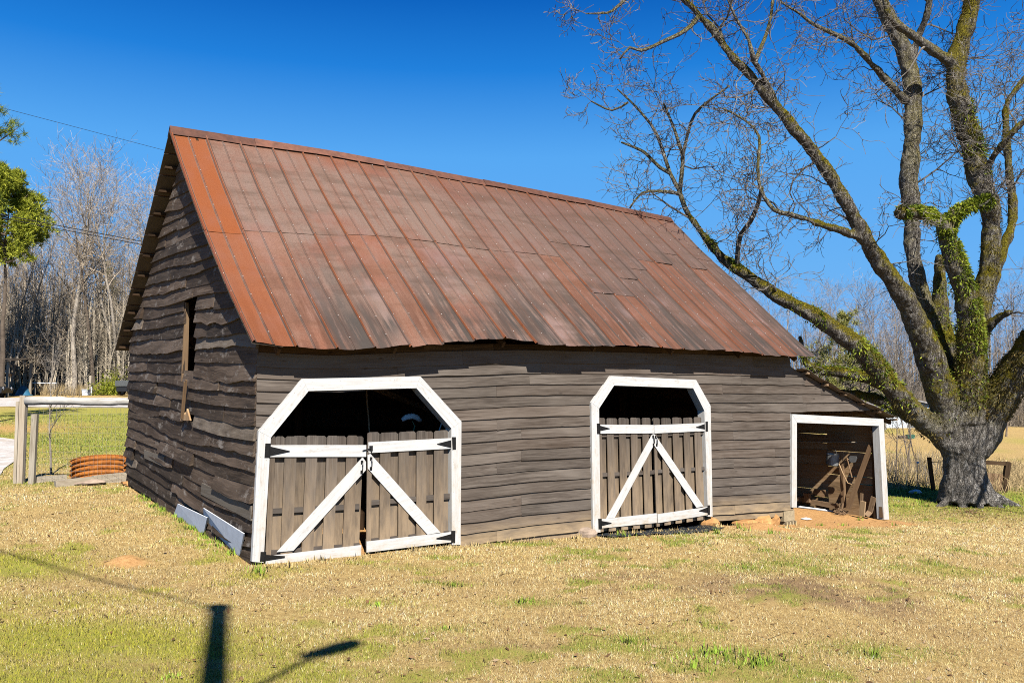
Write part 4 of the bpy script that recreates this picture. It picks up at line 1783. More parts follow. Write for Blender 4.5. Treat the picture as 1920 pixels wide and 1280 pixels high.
# ------------------------------------------------------------------ loose things round the barn
def solo(mb, name, mat, label, cat, group=None, smooth=False):
    return tag(mb.build(name, mat, smooth=smooth), label, cat, group)


# cement panels leaning on the foot of the gable wall
def lean_panel(pix, label, uo=(-.30, -.12), mat='sheet'):
    mb = MB()
    q = [onu(x, y, u_) for (x, y), u_ in pix]
    for k_ in (0, 3):
        q[k_] = gpt(*pix[k_][0], -.02)
    mb.slab(q, U * .02, V, .5)
    solo(mb, 'cement_sheet', M[mat], label, 'cement sheet')


lean_panel([((325, 965), 0), ((333, 944), -.12), ((388, 970), -.12), ((381, 1001), 0)], 'smaller pale grey panel with yellowish edge leaning on the gable foot')
lean_panel([((384, 994), 0), ((381, 952), -.11), ((457, 1000), -.11), ((448, 1042), 0)], 'larger pale grey panel leaning on the gable foot beside the white door post')

# plastic sheet, rocks and blocks along the sill
mb = MB()
pl = [(1118, 1004), (1160, 1006), (1230, 1000), (1290, 994), (1322, 990), (1312, 983), (1240, 986), (1150, 995)]
gp_ = [gpt(x, y, .02) for x, y in pl]
nx_, ny_ = 22, 5
vs, fs = [], []
for a in range(nx_):
    for b in range(ny_):
        f = a / (nx_ - 1)
        n0 = W3(6.72 + f * 3.3, -.62 + .22 * math.sin(f * 7) * .4, 0)
        n1 = W3(6.72 + f * 3.3, .35, 0)
        p = n0 + (n1 - n0) * b / (ny_ - 1)
        p[2] = gz(p[0], p[1]) + .025 + .018 * math.sin(a * 1.9 + b * 2.3)
        vs.append(p)
for a in range(nx_ - 1):
    for b in range(ny_ - 1):
        o = a * ny_ + b
        fs.append((o, o + ny_, o + ny_ + 1, o + 1))
mb.add(vs, fs)
solo(mb, 'plastic_sheet', M['plastic'], 'black plastic sheet lying on the ground under the narrower double door', 'plastic sheet', smooth=True)


def rock(px, py, sx, sy, sz, mat, label, name='rock', seed=0, sink=.3, cat='rock', at=None):
    p = np.array(at) if at is not None else gpt(px, py)
    rg = np.random.default_rng(seed)
    mb = MB()
    n, m_ = 12, 8
    vs, fs = [], []
    for i in range(m_):
        ph = -math.pi / 2 + math.pi * (i + .5) / m_
        for j in range(n):
            th = 2 * math.pi * j / n
            d = np.array([math.cos(ph) * math.cos(th), math.cos(ph) * math.sin(th), math.sin(ph)])
            # planed by a few random flats so that it reads as a broken stone
            r_ = 1.0
            for k in range(7):
                q = np.random.default_rng(seed * 31 + k).normal(size=3)
                q /= np.linalg.norm(q)
                dd = d @ q
                if dd > .05:
                    r_ = min(r_, (.62 + .1 * (k % 3)) / dd)
            vs.append(p + np.array([d[0] * sx, d[1] * sy, d[2] * sz + sz * (1 - 2 * sink)]) * r_)
    for i in range(m_ - 1):
        for j in range(n):
            fs.append((i * n + j, i * n + (j + 1) % n, (i + 1) * n + (j + 1) % n, (i + 1) * n + j))
    fs.append(tuple(range(n - 1, -1, -1)))
    fs.append(tuple((m_ - 1) * n + j for j in range(n)))
    mb.add(vs, fs)
    return solo(mb, name, M[mat], label, cat)


rock(1420, 985, .42, .28, .27, 'clay', 'large orange boulder under the sill by the cinder blocks', 'boulder', 3, at=[*W3(11.9, .12, 0)[:2], gz(*W3(11.9, .12, 0)[:2])])
rock(1450, 985, .16, .14, .2, 'clay', 'small upright orange stone between the boulder and the cinder blocks', 'rock', 5, at=[*W3(12.45, .05, 0)[:2], gz(*W3(12.45, .05, 0)[:2])])
rock(1391, 988, .32, .2, .1, 'clay', 'flat orange stone lying in front of the crawl space', 'rock', 8, at=[*W3(11.2, -.12, 0)[:2], gz(*W3(11.2, -.12, 0)[:2])])
rock(1330, 985, .24, .16, .16, 'clay', 'orange stone under the right corner of the narrower doorway', 'rock', 9, at=[*W3(10.2, .05, 0)[:2], gz(*W3(10.2, .05, 0)[:2])])
rock(1095, 1001, .22, .13, .15, 'rock', 'pale stone against the left post of the narrower doorway', 'rock', 13, at=[*W3(6.5, -.12, 0)[:2], gz(*W3(6.5, -.12, 0)[:2])])
rock(165, 908, .42, .25, .1, 'rock', 'flat pinkish stone lying before the timber edging', 'rock', 14)
rock(245, 910, .26, .2, .1, 'clay', 'orange stone at the far foot of the gable wall', 'rock', 15)


def block(s, v, zt_, h, lab, holes=False):
    mb = MB()
    c = W3(s, v, zt_ - h / 2)
    mb.box(c, U * .2, V * .1, Z * h / 2, U)
    if holes:
        pass
    o = solo(mb, 'cinder_block', M['concrete'], lab, 'block', 'cinder blocks under the barn corner')
    return o


zc_ = zb(13.0) - .02
block(12.92, .06, zc_, .24, 'tan cinder block set directly under the barn corner, upper of two')
mb = MB()
zc2 = zc_ - .243
for k in range(4):
    mb.box(W3(12.78 + k * .115, .02, zc2 - .1), U * .018, V * .1, Z * .1, Z)
mb.box(W3(12.95, .15, zc2 - .1), U * .19, V * .02, Z * .1, U)
solo(mb, 'cinder_block', M['concrete'], 'hollow cinder block half sunk in the clay, lower of two', 'block', 'cinder blocks under the barn corner')

# in the lean-to (sights are of its outer side wall, which is what shows through the doorway)
D6 = lambda x, y, s_: onu(1480 + x * .15625, 790 + y * .15625, s_)


def stick(pts, sl, wd, label, cat, name, mat, tube=False, th=.03):
    mb = MB()
    q = [D6(x, y, vv) for (x, y), vv in zip(pts, sl)]
    if tube:
        mb.tube(q, wd, 7)
    else:
        for a, b in zip(q[:-1], q[1:]):
            mb.beam(a, b, wd, th, side=np.cross(b - a, U))
    return solo(mb, name, M[mat], label, cat)


stick([(80, 190), (735, 232)], (16.95, 16.95), .11, 'long brown board lying along the lean-to side wall', 'board', 'long_board', 'oldboard')
stick([(80, 240), (812, 250)], (16.86, 16.86), .02, 'long thin pale pole hung along the lean-to side wall', 'pole', 'thin_pole', 'post', True)
stick([(980, 285), (705, 1045)], (16.9, 16.6), .13, 'grey plank leaning diagonally inside the lean-to', 'plank', 'leaning_plank', 'oldraw', th=.05)
stick([(1000, 105), (1078, 560)], (16.9, 16.9), .12, 'grey board propped inside the right post of the lean-to', 'board', 'propped_board', 'oldraw', th=.04)
stick([(1062, 560), (1108, 1150)], (16.92, 16.92), .10, 'dark brown board standing against the right post of the lean-to', 'board', 'propped_board', 'oldboard', th=.04)
stick([(630, 500), (655, 1030)], (16.8, 16.8), .10, 'weathered post standing in the middle of the lean-to', 'post', 'standing_post', 'oldraw', th=.1)
stick([(588, 485), (640, 615), (700, 735), (745, 752)], (16.6, 16.6, 16.6, 16.6), .014, 'curved tool handle hanging on the lean-to middle post', 'handle', 'tool_handle', 'raw', True)
stick([(690, 430), (752, 672)], (16.6, 16.6), .016, 'straight reddish tool handle hanging by the lean-to middle post', 'handle', 'tool_handle', 'oldboard', True)
stick([(868, 860), (862, 1100)], (16.6, 16.6), .08, 'narrow brown board standing by the upright pale board', 'board', 'short_board', 'oldboard')
stick([(885, 955), (868, 1130)], (16.5, 16.5), .15, 'short upright pale board with bright edge in the lean-to', 'board', 'short_board', 'raw', th=.05)
stick([(1012, 905), (970, 1080), (925, 1130)], (16.7, 16.7, 16.6), .14, 'curved rust-brown board leaning near the lean-to right post', 'board', 'curved_board', 'oldboard')
stick([(215, 860), (218, 965)], (16.8, 16.8), .18, 'stubby pale block of wood on the sill beam of the lean-to', 'block', 'wood_block', 'oldboard', th=.1)
mb = MB()
mb.tube([gpt(1480 + x * .15625, 790 + y * .15625, .03) for x, y in ((75, 1030), (330, 1062), (575, 1095))], .028, 8)
solo(mb, 'white_pipe', M['whiteplastic'], 'thin white pipe lying on the clay floor of the lean-to', 'pipe')
mb = MB()
mb.tube([gpt(1480 + x * .15625, 790 + y * .15625, .06) for x, y in ((975, 1135), (1105, 1165))], .07, 10)
solo(mb, 'short_log', M['post'], 'short grey log lying at the foot of the lean-to right post', 'log')
mb = MB()
mb.slab([D6(300, 805, 16.9), D6(432, 822, 16.9), D6(415, 915, 16.85), D6(275, 860, 16.85)], U * .02, V, .8)
solo(mb, 'plywood_scrap', M['oldraw'], 'pale plywood scrap leaning on the lean-to side wall', 'plywood')
mb = MB()
c = D6(510, 525, 16.5)
sc_b = .9
mb.lathe(c, [(.001, 0), (.15, .0), (.165, .02), (.175, .30), (.185, .31), (.17, .312), (.16, .04), (.001, .03)], 22, Z - V * .12)
bk = mb.build('bucket', M['tin'], smooth=False)
tag(bk, 'grey tin bucket hanging in the lean-to beside the middle post', 'bucket')
mb = MB()
t0 = c + Z * .31
mb.tube([t0 - V * .17, t0 - V * .1 + Z * .14, t0 + V * .0 + Z * .2, t0 + V * .1 + Z * .15, t0 + V * .17 + Z * .02], .008, 6)
mb.build('bail_handle', M['wire'], bk)
mb = MB()
a0 = [D6(x, y, 16.75) for x, y in [(712, 425), (735, 410), (800, 415), (812, 440), (795, 485), (760, 495), (725, 480)]]
mb.slab(a0, U * .012, V)
sh_ = mb.build('shovel', M['tin'])
tag(sh_, 'old shovel with rounded blade hanging in the lean-to', 'shovel')
mb = MB()
mb.tube([D6(712, 450, 16.74), D6(640, 470, 16.73), D6(655, 360, 16.75)], .014, 6)
mb.build('handle', M['oldboard'], sh_)
mb = MB()
for k in range(46):
    a = gpt(1480 + (616 + float(np.clip(NR.normal() * 26, -45, 45))) * .15625, 790 + (1112 + NR.normal() * 12) * .15625)
    a[2] = gz(a[0], a[1]) + NR.uniform(.01, .12)
    d = NR.normal(size=3)
    d[2] *= .4
    d /= np.linalg.norm(d)
    mb.tube([a - d * .13, a + NR.normal(size=3) * .02, a + d * .14], .011, 5)
for k in range(10):
    a = gpt(1480 + (620 + NR.normal() * 14) * .15625, 790 + 1112 * .15625, .08)
    d = np.array([NR.normal() * .3, NR.normal() * .3, 1])
    mb.tube([a - d * .06, a + d * .22], .011, 5)
solo(mb, 'kindling_pile', M['oldboard'], 'small heap of sticks on the clay floor of the lean-to', 'sticks')
p = gpt(1512, 975, .012)
mb = MB()
mb.slab([p, p + U * .24 + Z * .0, p + U * .3 + V * .22 + Z * .01, p + U * .04 + V * .2], Z * .006, U, .5)
solo(mb, 'flat_tile', M['sheet'], 'pale flat scrap lying on the orange clay before the lean-to', 'scrap')
p = gpt(1442, 1008, .01)

# inside the wide doorway
D7 = lambda x, y, v: onv(540 + x / 6, 700 + y / 6, v)
mb = MB()
mb.tube([D7(1280, 525, .75), D7(1330, 490, .72), D7(1400, 478, .7), D7(1450, 495, .7), D7(1488, 528, .72)], [.03, .05, .052, .05, .042], 12)
solo(mb, 'duct_hose', M['whiteplastic'], 'white bent hose showing above the wide double door', 'hose', smooth=True)
mb = MB()
mb.tube([D7(1400, 535, .8), D7(1425, 590, .8), D7(1410, 660, .8)], .012, 6)
solo(mb, 'green_strap', M['greenpl'], 'green strap hanging below the white bent hose', 'strap')
mb = MB()
mb.tube([D7(880, 170, 1.1), D7(890, 340, 1.1), D7(905, 500, 1.1), D7(918, 700, 1.1)], .014, 6)
solo(mb, 'hanging_rope', M['oldboard'], 'rope hanging down behind the wide double door', 'rope')
mb = MB()
mb.tube([D7(1750, 495, .35), D7(1695, 660, .35)], .012, 6)
solo(mb, 'white_rod', M['whiteplastic'], 'thin white rod showing at the right end of the wide doorway', 'rod')
for k, (x, y, r_) in enumerate([(1350, 640, .34), (1130, 690, .4), (740, 700, .22)]):
    c = D7(x, y, 1.6 + k * .4)
    g = gz(c[0], c[1])
    mb = MB()
    mb.lathe([c[0], c[1], g], [(.01, 0), (r_, 0), (r_ * 1.02, .3), (r_, .32), (r_, (c[2] - g) * .7), (r_ * 1.03, (c[2] - g) * .72), (r_, (c[2] - g)), (.01, (c[2] - g) + .01)], 18)
    solo(mb, 'barrel', M['inner'], ['dark barrel in the barn below the white bent hose', 'wide dark barrel in the barn behind the right leaf of the wide door', 'slim dark barrel in the barn behind the left leaf of the wide door'][k], 'barrel')

# ------------------------------------------------------------------ the fence and what stands by it
pb = gpt(39, 906)
FY = pb[1]
fence = thing('fence', 'weathered fence of two posts with a bleached log rail and wire mesh beside the barn', 'fence', pb)
mb = MB()
mb.box(ony(42, 824, FY) * np.array([1, 1, 0]) + Z * ((ony(42, 741, FY)[2] + pb[2]) / 2), np.array([.064, 0, 0]), np.array([0, .064, 0]), Z * (ony(42, 741, FY)[2] - pb[2]) / 2, Z, .5)
mb.box(ony(33, 824, FY) * np.array([1, 1, 0]) + np.array([0, -.0, 0]) + Z * ((ony(33, 752, FY)[2] + pb[2]) / 2), np.array([.034, 0, 0]), np.array([0, .07, 0]), Z * (ony(33, 752, FY)[2] - pb[2]) / 2, Z, .75)
mb.build('post', M['post'], fence)
mb = MB()
a, b = ony(59, 912, FY - .15), ony(66, 776, FY - .15)
mb.beam(a - Z * .05, b, .125, .09, side=np.array([1., 0, 0]))
mb.build('post', M['post'], fence)
mb = MB()
n = 14
pts, rr = [], []
a, b = ony(49, 751, FY), W3(.15, WB + .15, 0) * np.array([1, 1, 0]) + Z * ony(252, 753, 19.75)[2]
for k in range(n):
    t = k / (n - 1)
    pts.append(a + (b - a) * t + np.array([0, NR.normal() * .008, NR.normal() * .006 + .01 * math.sin(t * 6)]))
    rr.append(.100 - .02 * t + NR.normal() * .004)
mb.tube(pts, rr, 14, rough=.09)
mb.build('rail', M['rail'], fence, smooth=True)
mb = MB()
a0, b0 = ony(50, 765, FY), W3(.1, WB + .1, 0)
b0[2] = ony(248, 765, 19.75)[2]
ga, gb = np.array([a0[0], a0[1], gz(a0[0], a0[1])]), np.array([b0[0], b0[1], gz(b0[0], b0[1])])
for k in range(13):
    f = k / 12
    p, q = ga + (a0 - ga) * f, gb + (b0 - gb) * f
    mb.tube([p, (p + q) / 2 + Z * .004, q], .0022, 3, caps=False)
for k in range(26):
    f = k / 25
    mb.tube([ga + (gb - ga) * f, a0 + (b0 - a0) * f], .0022, 3, caps=False)
mb.build('wire_mesh', M['galv'], fence)

mb = MB()
a, b = gpt(103, 912), gpt(241, 902)
mb.beam(a + Z * .02, (a + b) / 2 + Z * .06, .22, .16, side=Z, rnd=.6)
mb.beam((a + b) / 2 + Z * .065, b + Z * .1, .24, .16, side=Z, rnd=.8)
solo(mb, 'timber_edging', M['post'], 'low grey timber edging lying in front of the rusty corrugated ring', 'timber')
mb = MB()
a, b = gpt(62, 905), gpt(124, 901)
mb.beam(a + Z * .06, b + Z * .06, .16, .12, side=Z, rnd=.4)
solo(mb, 'timber_edging', M['post'], 'short grey timber lying behind the slanted fence post', 'timber')

# rusty corrugated culvert ring, half sunk
cx = ony(188, 890, 20.6)
gzc = gz(cx[0], cx[1])
mb = MB()
vs, fs = [], []
nr_, na_ = 33, 48
for i in range(nr_):
    z = gzc - .12 + .62 * i / (nr_ - 1)
    rr = .645 + .022 * math.sin(i / (nr_ - 1) * 5.5 * 2 * math.pi)
    for j in range(na_):
        th = math.radians(-8) + math.radians(196) * j / (na_ - 1)
        vs.append((cx[0] + rr * math.cos(th), cx[1] + rr * .8 * math.sin(th) - .1, z + .09 * math.sin(th)))
for i in range(nr_ - 1):
    for j in range(na_ - 1):
        o = i * na_ + j
        fs.append((o, o + 1, o + na_ + 1, o + na_))
mb.add(vs, fs)
cv = mb.build('culvert_ring', M['rust'], smooth=True)
md = cv.modifiers.new('solid', 'SOLIDIFY')
md.thickness = .012
tag(cv, 'rusty orange corrugated half ring standing behind the timber edging', 'culvert')


# ------------------------------------------------------------------ plants: builders
def unit(v):
    v = np.asarray(v, float)
    return v / (np.linalg.norm(v) + 1e-12)


def perp(d, rg):
    q = rg.normal(size=3)
    q -= d * (q @ d)
    return unit(q)


def grow(mb, p, d, r, L, lvl, rg, wander=.28, up=.05, ratio=(.5, .75), kids=1.0, minr=.006, sides=(6, 5, 4, 3, 3), ang=(32, 68)):
    n = [7, 6, 5, 4, 3][min(lvl, 4)]
    pts, rad = [np.array(p, float)], [r]
    d = unit(d)
    dirs = [d]
    for i in range(n):
        d = unit(d + rg.normal(size=3) * wander + Z * up)
        pts.append(pts[-1] + d * (L / n) * rg.uniform(.8, 1.2))
        rad.append(max(minr * .7, r * (1 - .82 * (i + 1) / n)))
        dirs.append(d)
    mb.tube(pts, rad, sides[min(lvl, 4)], caps=False)
    return pts, rad, dirs


def branch(mb, p, d, r, L, lvl, maxl, rg, **kw):
    pts, rad, dirs = grow(mb, p, d, r, L, lvl, rg, **{k: v for k, v in kw.items() if k in ('wander', 'up', 'minr')})
    if lvl >= maxl:
        return
    n = len(pts) - 1
    dens = kw.get('dens', 1.0)
    for i in range(1, n + 1):
        m_ = dens * (1.25 if lvl > 0 else 1.1)
        c = int(m_) + (rg.random() < m_ - int(m_))
        for _ in range(c):
            a = math.radians(rg.uniform(28, 66)) if i < n else math.radians(rg.uniform(8, 30))
            nd = unit(dirs[i] * math.cos(a) + perp(dirs[i], rg) * math.sin(a))
            branch(mb, pts[i], nd, max(kw.get('minr', .006), rad[i] * rg.uniform(.55, .8)), L * rg.uniform(*kw.get('ratio', (.42, .68))) * (1 - .25 * i / n), lvl + 1, maxl, rg, **kw)


def bare_tree(seed, h, spread=.22, low=.3, mats=('trunk_far', 'twig_far'), label='', group=None, fork=False, name='bare_tree', lean=0, nb=15, dens=.9, minr=.011):
    rg = np.random.default_rng(seed)
    root = thing(name, label, 'tree', (0, 0, 0), group)
    tb, cb = MB(), MB()
    r0 = h * rg.uniform(.0070, .0108)
    n = 12
    leaders = 1 if not fork else 2
    for q in range(leaders):
        d = unit([rg.normal() * .05 + (.16 * (q * 2 - 1) if fork else 0) + lean, rg.normal() * .05, 1])
        pts, rad, dirs = [np.array([0, 0, -.3])], [r0 * 1.35], [d]
        for i in range(n):
            d = unit(d + rg.normal(size=3) * .06 + Z * .06)
            pts.append(pts[-1] + d * (h + .3) / n)
            rad.append(max(.014, r0 * (1 - .93 * ((i + 1) / n) ** 1.1)))
            dirs.append(d)
        tb.tube(pts, rad, 8, rough=.08)
        for k in range(nb):
            t = low + (1 - low) * (k + rg.random()) / nb
            i = min(int(t * n), n - 1)
            f = t * n - i
            p = pts[i] * (1 - f) + pts[i + 1] * f
            a = math.radians(rg.uniform(30, 62))
            nd = unit(dirs[i] * math.cos(a) + perp(dirs[i], rg) * math.sin(a))
            L = h * spread * (1.15 - .75 * abs(t - .45)) * rg.uniform(.7, 1.2)
            branch(cb, p, nd, max(minr, (rad[i] * .5)), L, 1, 3, rg, wander=.16, up=.07, minr=minr, dens=dens)
        branch(cb, pts[-1], d, .014, h * .1, 2, 3, rg, wander=.2, up=.05, minr=minr)
    tb.build('trunk', M[mats[0]], root, (0, 0, 0))
    cb.build('crown', M[mats[1]], root, (0, 0, 0))
    return root


def needle_tuft(c, d, n, L, wv, rg, vs, rn):
    for k in range(n):
        q = unit(np.asarray(d) * rg.uniform(-.2, 1.0) + rg.normal(size=3) * .75)
        s = perp(q, rg) * wv
        b = c + rg.normal(size=3) * L * .16
        vs += [b - s, b + s, b + q * L * rg.uniform(.7, 1.2)]
        rn += [rg.random()] * 3


def pine(seed, h, crown_low, rad, label, mat='pine', nb=42, name='pine_tree', group=None, nL=.26, nw=.012, tufts=16, needles=26):
    rg = np.random.default_rng(seed)
    root = thing(name, label, 'tree', (0, 0, 0), group)
    tb = MB()
    pts = [np.array([rg.normal() * .05 * k * .3, rg.normal() * .05 * k * .3, -.3 + (h + .3) * k / 9]) for k in range(10)]
    tb.tube(pts, [max(.03, h * .013 * (1 - k / 9.5)) for k in range(10)], 9, rough=.1)
    vs, rn = [], []
    for k in range(nb):
        t = crown_low + (1 - crown_low) * (k + rg.random()) / nb
        z = t * h
        p = np.array([0, 0, z])
        a = rg.uniform(0, 2 * np.pi)
        q = (t - crown_low) / (1 - crown_low)
        L = rad * (1.0 - .75 * q ** 1.4) * rg.uniform(.6, 1.15) * (1 if q > .15 else .75)
        d = unit([math.cos(a), math.sin(a), .12 + .5 * q])
        bp, br_, bd = [p], [h * .0035], [d]
        for i in range(5):
            d = unit(d + rg.normal(size=3) * .13 + Z * .07)
            bp.append(bp[-1] + d * L / 5)
            br_.append(h * .0035 * (1 - i / 5.5))
            bd.append(d)
        tb.tube(bp, br_, 5, caps=False)
        for i in range(tufts):
            f = rg.uniform(.35, 1.0) * 5
            i0 = min(int(f), 4)
            c = bp[i0] + (bp[i0 + 1] - bp[i0]) * (f - i0) + rg.normal(size=3) * L * .11
            needle_tuft(c, unit(bd[i0] + Z * .3), needles, nL, nw, rg, vs, rn)
    tb.build('trunk', M['trunk_dark'], root, (0, 0, 0))
    npmesh('crown', np.array(vs), np.arange(len(vs)).reshape(-1, 3), M[mat], [('rnd', 'FLOAT', np.array(rn))], parent=root)
    return root


def put(root, x, y, sc=1.0, rz=0.0, z=None):
    root.location = (x, y, gz(x, y) if z is None else z)
    root.scale = (sc, sc, sc)
    root.rotation_euler = (0, 0, rz)
    return root


# ------------------------------------------------------------------ the big pecan behind the lean-to
TD = 26.0
TB = np.array([13.78, TD, gz(13.78, TD)])


def zz3(x, y):
    return (1480 + .3125 * x, 360 + .3125 * y)


def TP(px, py, dy=0):
    return ony(px, py, TD + dy)


LIMBS = {   # px, py, width px, depth offset
    'trunk_core': [(1812, 940, 124, 0), (1811, 915, 104, 0), (1808, 890, 86, 0), (1806, 860, 84, 0), (1804, 830, 96, 0), (1803, 800, 104, 0), (1806, 770, 84, 0)],
    'left_fork_mid': [(1274, 358, 8, -.7), (1280, 295, 6.5, -.9), (1273, 272, 6, -1.0), (1263, 240, 5, -1.1), (1244, 194, 3.5, -1.2)],
    'left_fork_right': [(1279, 300, 6.5, -.9), (1290, 249, 5.5, -1.3), (1303, 213, 5, -1.5), (1332, 187, 4, -1.8), (1368, 161, 3, -2.0)],
    'left_fork_low': [(1257, 326, 7, -.6), (1237, 315, 6, -.4), (1214, 292, 5.5, -.2), (1201, 282, 5, -.1), (1165, 267, 3, .1)],
    'left_fork_level': [(1276, 364, 7, -.7), (1237, 359, 5, -1.0), (1204, 362, 4, -1.2), (1181, 390, 3, -1.4)],
    'left_fork_tip': [(1178, 192, 4, 0), (1148, 207, 3.5, .2), (1109, 190, 2.5, .5)],
    'upper_reach': [(1312, 28, 9, -3.2), (1286, 56, 7, -3.4), (1240, 79, 6, -3.6), (1201, 95, 5, -3.7), (1181, 89, 4.5, -3.8), (1162, 111, 3, -3.8)],
    'top_reach': [(1240, -60, 9, -3.2), (1200, -30, 7, -3.4), (1173, 0, 6, -3.5), (1155, 16, 5, -3.5), (1139, 25, 4, -3.6), (1099, 26, 2.5, -3.7)],
    'low_left': [(1792, 840, 62, 0), (1768, 818, 56, 0), (1727, 783, 47, -.4), (1682, 738, 46, -.8), (1642, 686, 45, -1.0), (1605, 647, 41, -1.2), (1558, 610, 39, -1.3), (1511, 580, 34, -1.3), (1480, 566, 32, -1.3),
                 (1457, 552, 30, -1.3), (1412, 522, 25, -1.2), (1368, 493, 23, -1.1), (1338, 463, 19, -1.0), (1308, 424, 14, -.9), (1285, 389, 11, -.8), (1273, 354, 10, -.7), (1257, 325, 8.5, -.6), (1230, 249, 7, -.4), (1201, 210, 5.5, -.2), (1181, 189, 4.5, 0), (1157, 167, 3, .1)],
    'shade_upper': [(1700, 752, 42, -.5), (1665, 724, 34, -.2), (1625, 708, 28, .2), (1580, 698, 25, .5), (1535, 695, 21, .8), (1512, 680, 18, .9), (1503, 655, 15, .9), (1500, 628, 11, .9)],
    'shade_lower': [(1728, 790, 36, -.3), (1690, 770, 30, .3), (1650, 750, 24, .8), (1612, 739, 18, 1.2), (1560, 732, 12, 1.6)],
    'diagonal': [(1790, 812, 74, 0), (1768, 745, 66, -.3), (1738, 645, 58, -.8), (1699, 560, 46, -1.3), (1652, 494, 38, -1.7), (1620, 441, 35, -2.0), (1599, 400, 32, -2.2), (1570, 350, 29, -2.4), (1529, 289, 27, -2.6), (1496, 249, 26, -2.8), (1470, 218, 25, -2.9),
                 (1447, 190, 22, -3.0), (1404, 138, 20, -3.1), (1371, 105, 18, -3.2), (1342, 62, 17, -3.2), (1312, 30, 15, -3.2), (1283, 0, 13, -3.2), (1250, -40, 11, -3.2), (1225, -90, 8, -3.2)],
    'diagonal_fork': [(1462, 208, 15, -2.9), (1430, 141, 13, -3.3), (1414, 115, 13, -3.4), (1404, 75, 7, -3.5), (1381, 36, 6, -3.6), (1365, 0, 5, -3.7), (1350, -40, 4, -3.7)],
    'diagonal_fork2': [(1416, 118, 11, -3.4), (1437, 66, 8, -3.3), (1447, 20, 7, -3.3), (1452, -50, 5, -3.2)],
    'side_limb': [(1618, 448, 20, -2.0), (1605, 441, 19, -2.1), (1567, 429, 17, -2.4), (1520, 413, 13, -2.7), (1480, 400, 11, -2.9), (1453, 393, 10, -3.0), (1427, 355, 8, -3.1), (1422, 311, 7.5, -3.1), (1424, 256, 6.5, -3.1), (1398, 226, 5, -3.1), (1355, 203, 3.5, -3.1)],
    'riser': [(1383, 495, 9, -1.2), (1384, 478, 8, -1.4), (1389, 442, 8, -1.8), (1408, 416, 8, -2.2), (1423, 378, 7, -2.7), (1428, 352, 6, -3.0)],
    'vertical': [(1785, 760, 60, .4), (1768, 690, 46, .5), (1748, 610, 38, .6), (1724, 535, 35, .6), (1713, 485, 33, .6), (1710, 438, 32, .6), (1709, 385, 36, .6), (1704, 335, 44, .6), (1710, 279, 36, .6), (1713, 197, 40, .7), (1706, 131, 37, .8), (1690, 82, 36, .9), (1667, 33, 34, 1.0), (1650, 0, 32, 1.1), (1625, -70, 27, 1.2), (1600, -150, 18, 1.3)],
    'vertical_side': [(1700, 190, 20, .6), (1683, 172, 18, .4), (1644, 131, 15, 0), (1611, 95, 13, -.4), (1585, 74, 11, -.7), (1526, 46, 8, -1.2), (1500, 26, 6, -1.4), (1465, 5, 4, -1.6)],
    'vertical_top': [(1708, 120, 18, .8), (1723, 66, 16, .5), (1739, 22, 16, .2), (1745, -30, 12, 0), (1750, -80, 8, 0)],
    'ferny': [(1812, 790, 80, -.2), (1818, 700, 62, -.4), (1818, 620, 52, -.6), (1808, 547, 46, -.8), (1792, 500, 45, -1.0), (1779, 458, 40, -1.1), (1772, 426, 36, -1.2)],
    'ferny_left': [(1776, 436, 30, -1.2), (1760, 412, 30, -1.5), (1735, 403, 28, -1.9), (1708, 400, 28, -2.3), (1684, 399, 27, -2.6)],
    'ferny_right': [(1774, 432, 30, -1.2), (1790, 402, 28, -1.3), (1818, 387, 26, -1.3), (1850, 378, 27, -1.3), (1862, 376, 24, -1.3)],
    'right_pair': [(1820, 740, 66, .3), (1830, 650, 52, .5), (1842, 570, 44, .6), (1852, 520, 42, .6), (1858, 469, 39, .5), (1861, 410, 39, .4), (1854, 375, 42, .2), (1840, 344, 48, .1), (1822, 262, 45, 0), (1803, 203, 48, 0), (1794, 150, 42, 0), (1795, 108, 44, 0), (1808, 66, 39, 0), (1821, 16, 36, 0), (1832, -40, 30, 0), (1845, -120, 20, 0)],
    'right_pair_left': [(1793, 118, 28, 0), (1775, 111, 25, -.2), (1726, 79, 22, -.6), (1690, 53, 19, -.9), (1668, 34, 16, -1.1), (1658, 0, 12, -1.2), (1650, -50, 8, -1.2)],
    'outer_right': [(1846, 552, 30, .6), (1868, 510, 24, .8), (1885, 460, 21, 1.0), (1897, 425, 20, 1.1), (1900, 379, 20, 1.2), (1893, 328, 18, 1.2), (1887, 256, 16, 1.2), (1888, 197, 14, 1.2), (1912, 160, 13, 1.2), (1950, 110, 10, 1.2), (1980, 50, 6, 1.2)],
    'right_side': [(1843, 330, 18, 0), (1860, 300, 17, -.4), (1882, 266, 15, -.8), (1920, 228, 13, -1.2), (1975, 190, 9, -1.8)],
    'low_right': [(1822, 845, 78, 0), (1840, 812, 76, 0), (1858, 775, 75, -.2), (1884, 726, 76, -.5), (1910, 690, 74, -.8), (1942, 640, 66, -1.3), (1990, 560, 54, -2.2), (2050, 470, 40, -3.4), (2110, 380, 28, -4.6), (2180, 300, 18, -5.8)],
    'low_right_fork': [(1960, 615, 44, -1.6), (2030, 590, 36, -2.8), (2110, 570, 28, -4.4), (2190, 520, 20, -6.0), (2270, 470, 12, -7.4)],
    'cut_stub': [(1790, 690, 44, .8), (1768, 610, 38, .9), (1762, 550, 33, .9), (1762, 512, 24, .9), (1763, 478, 21, .9)],
    'pale_stub': [(1842, 625, 26, .2), (1862, 605, 20, -.2), (1880, 592, 17, -.5), (1896, 584, 14, -.8)],
}


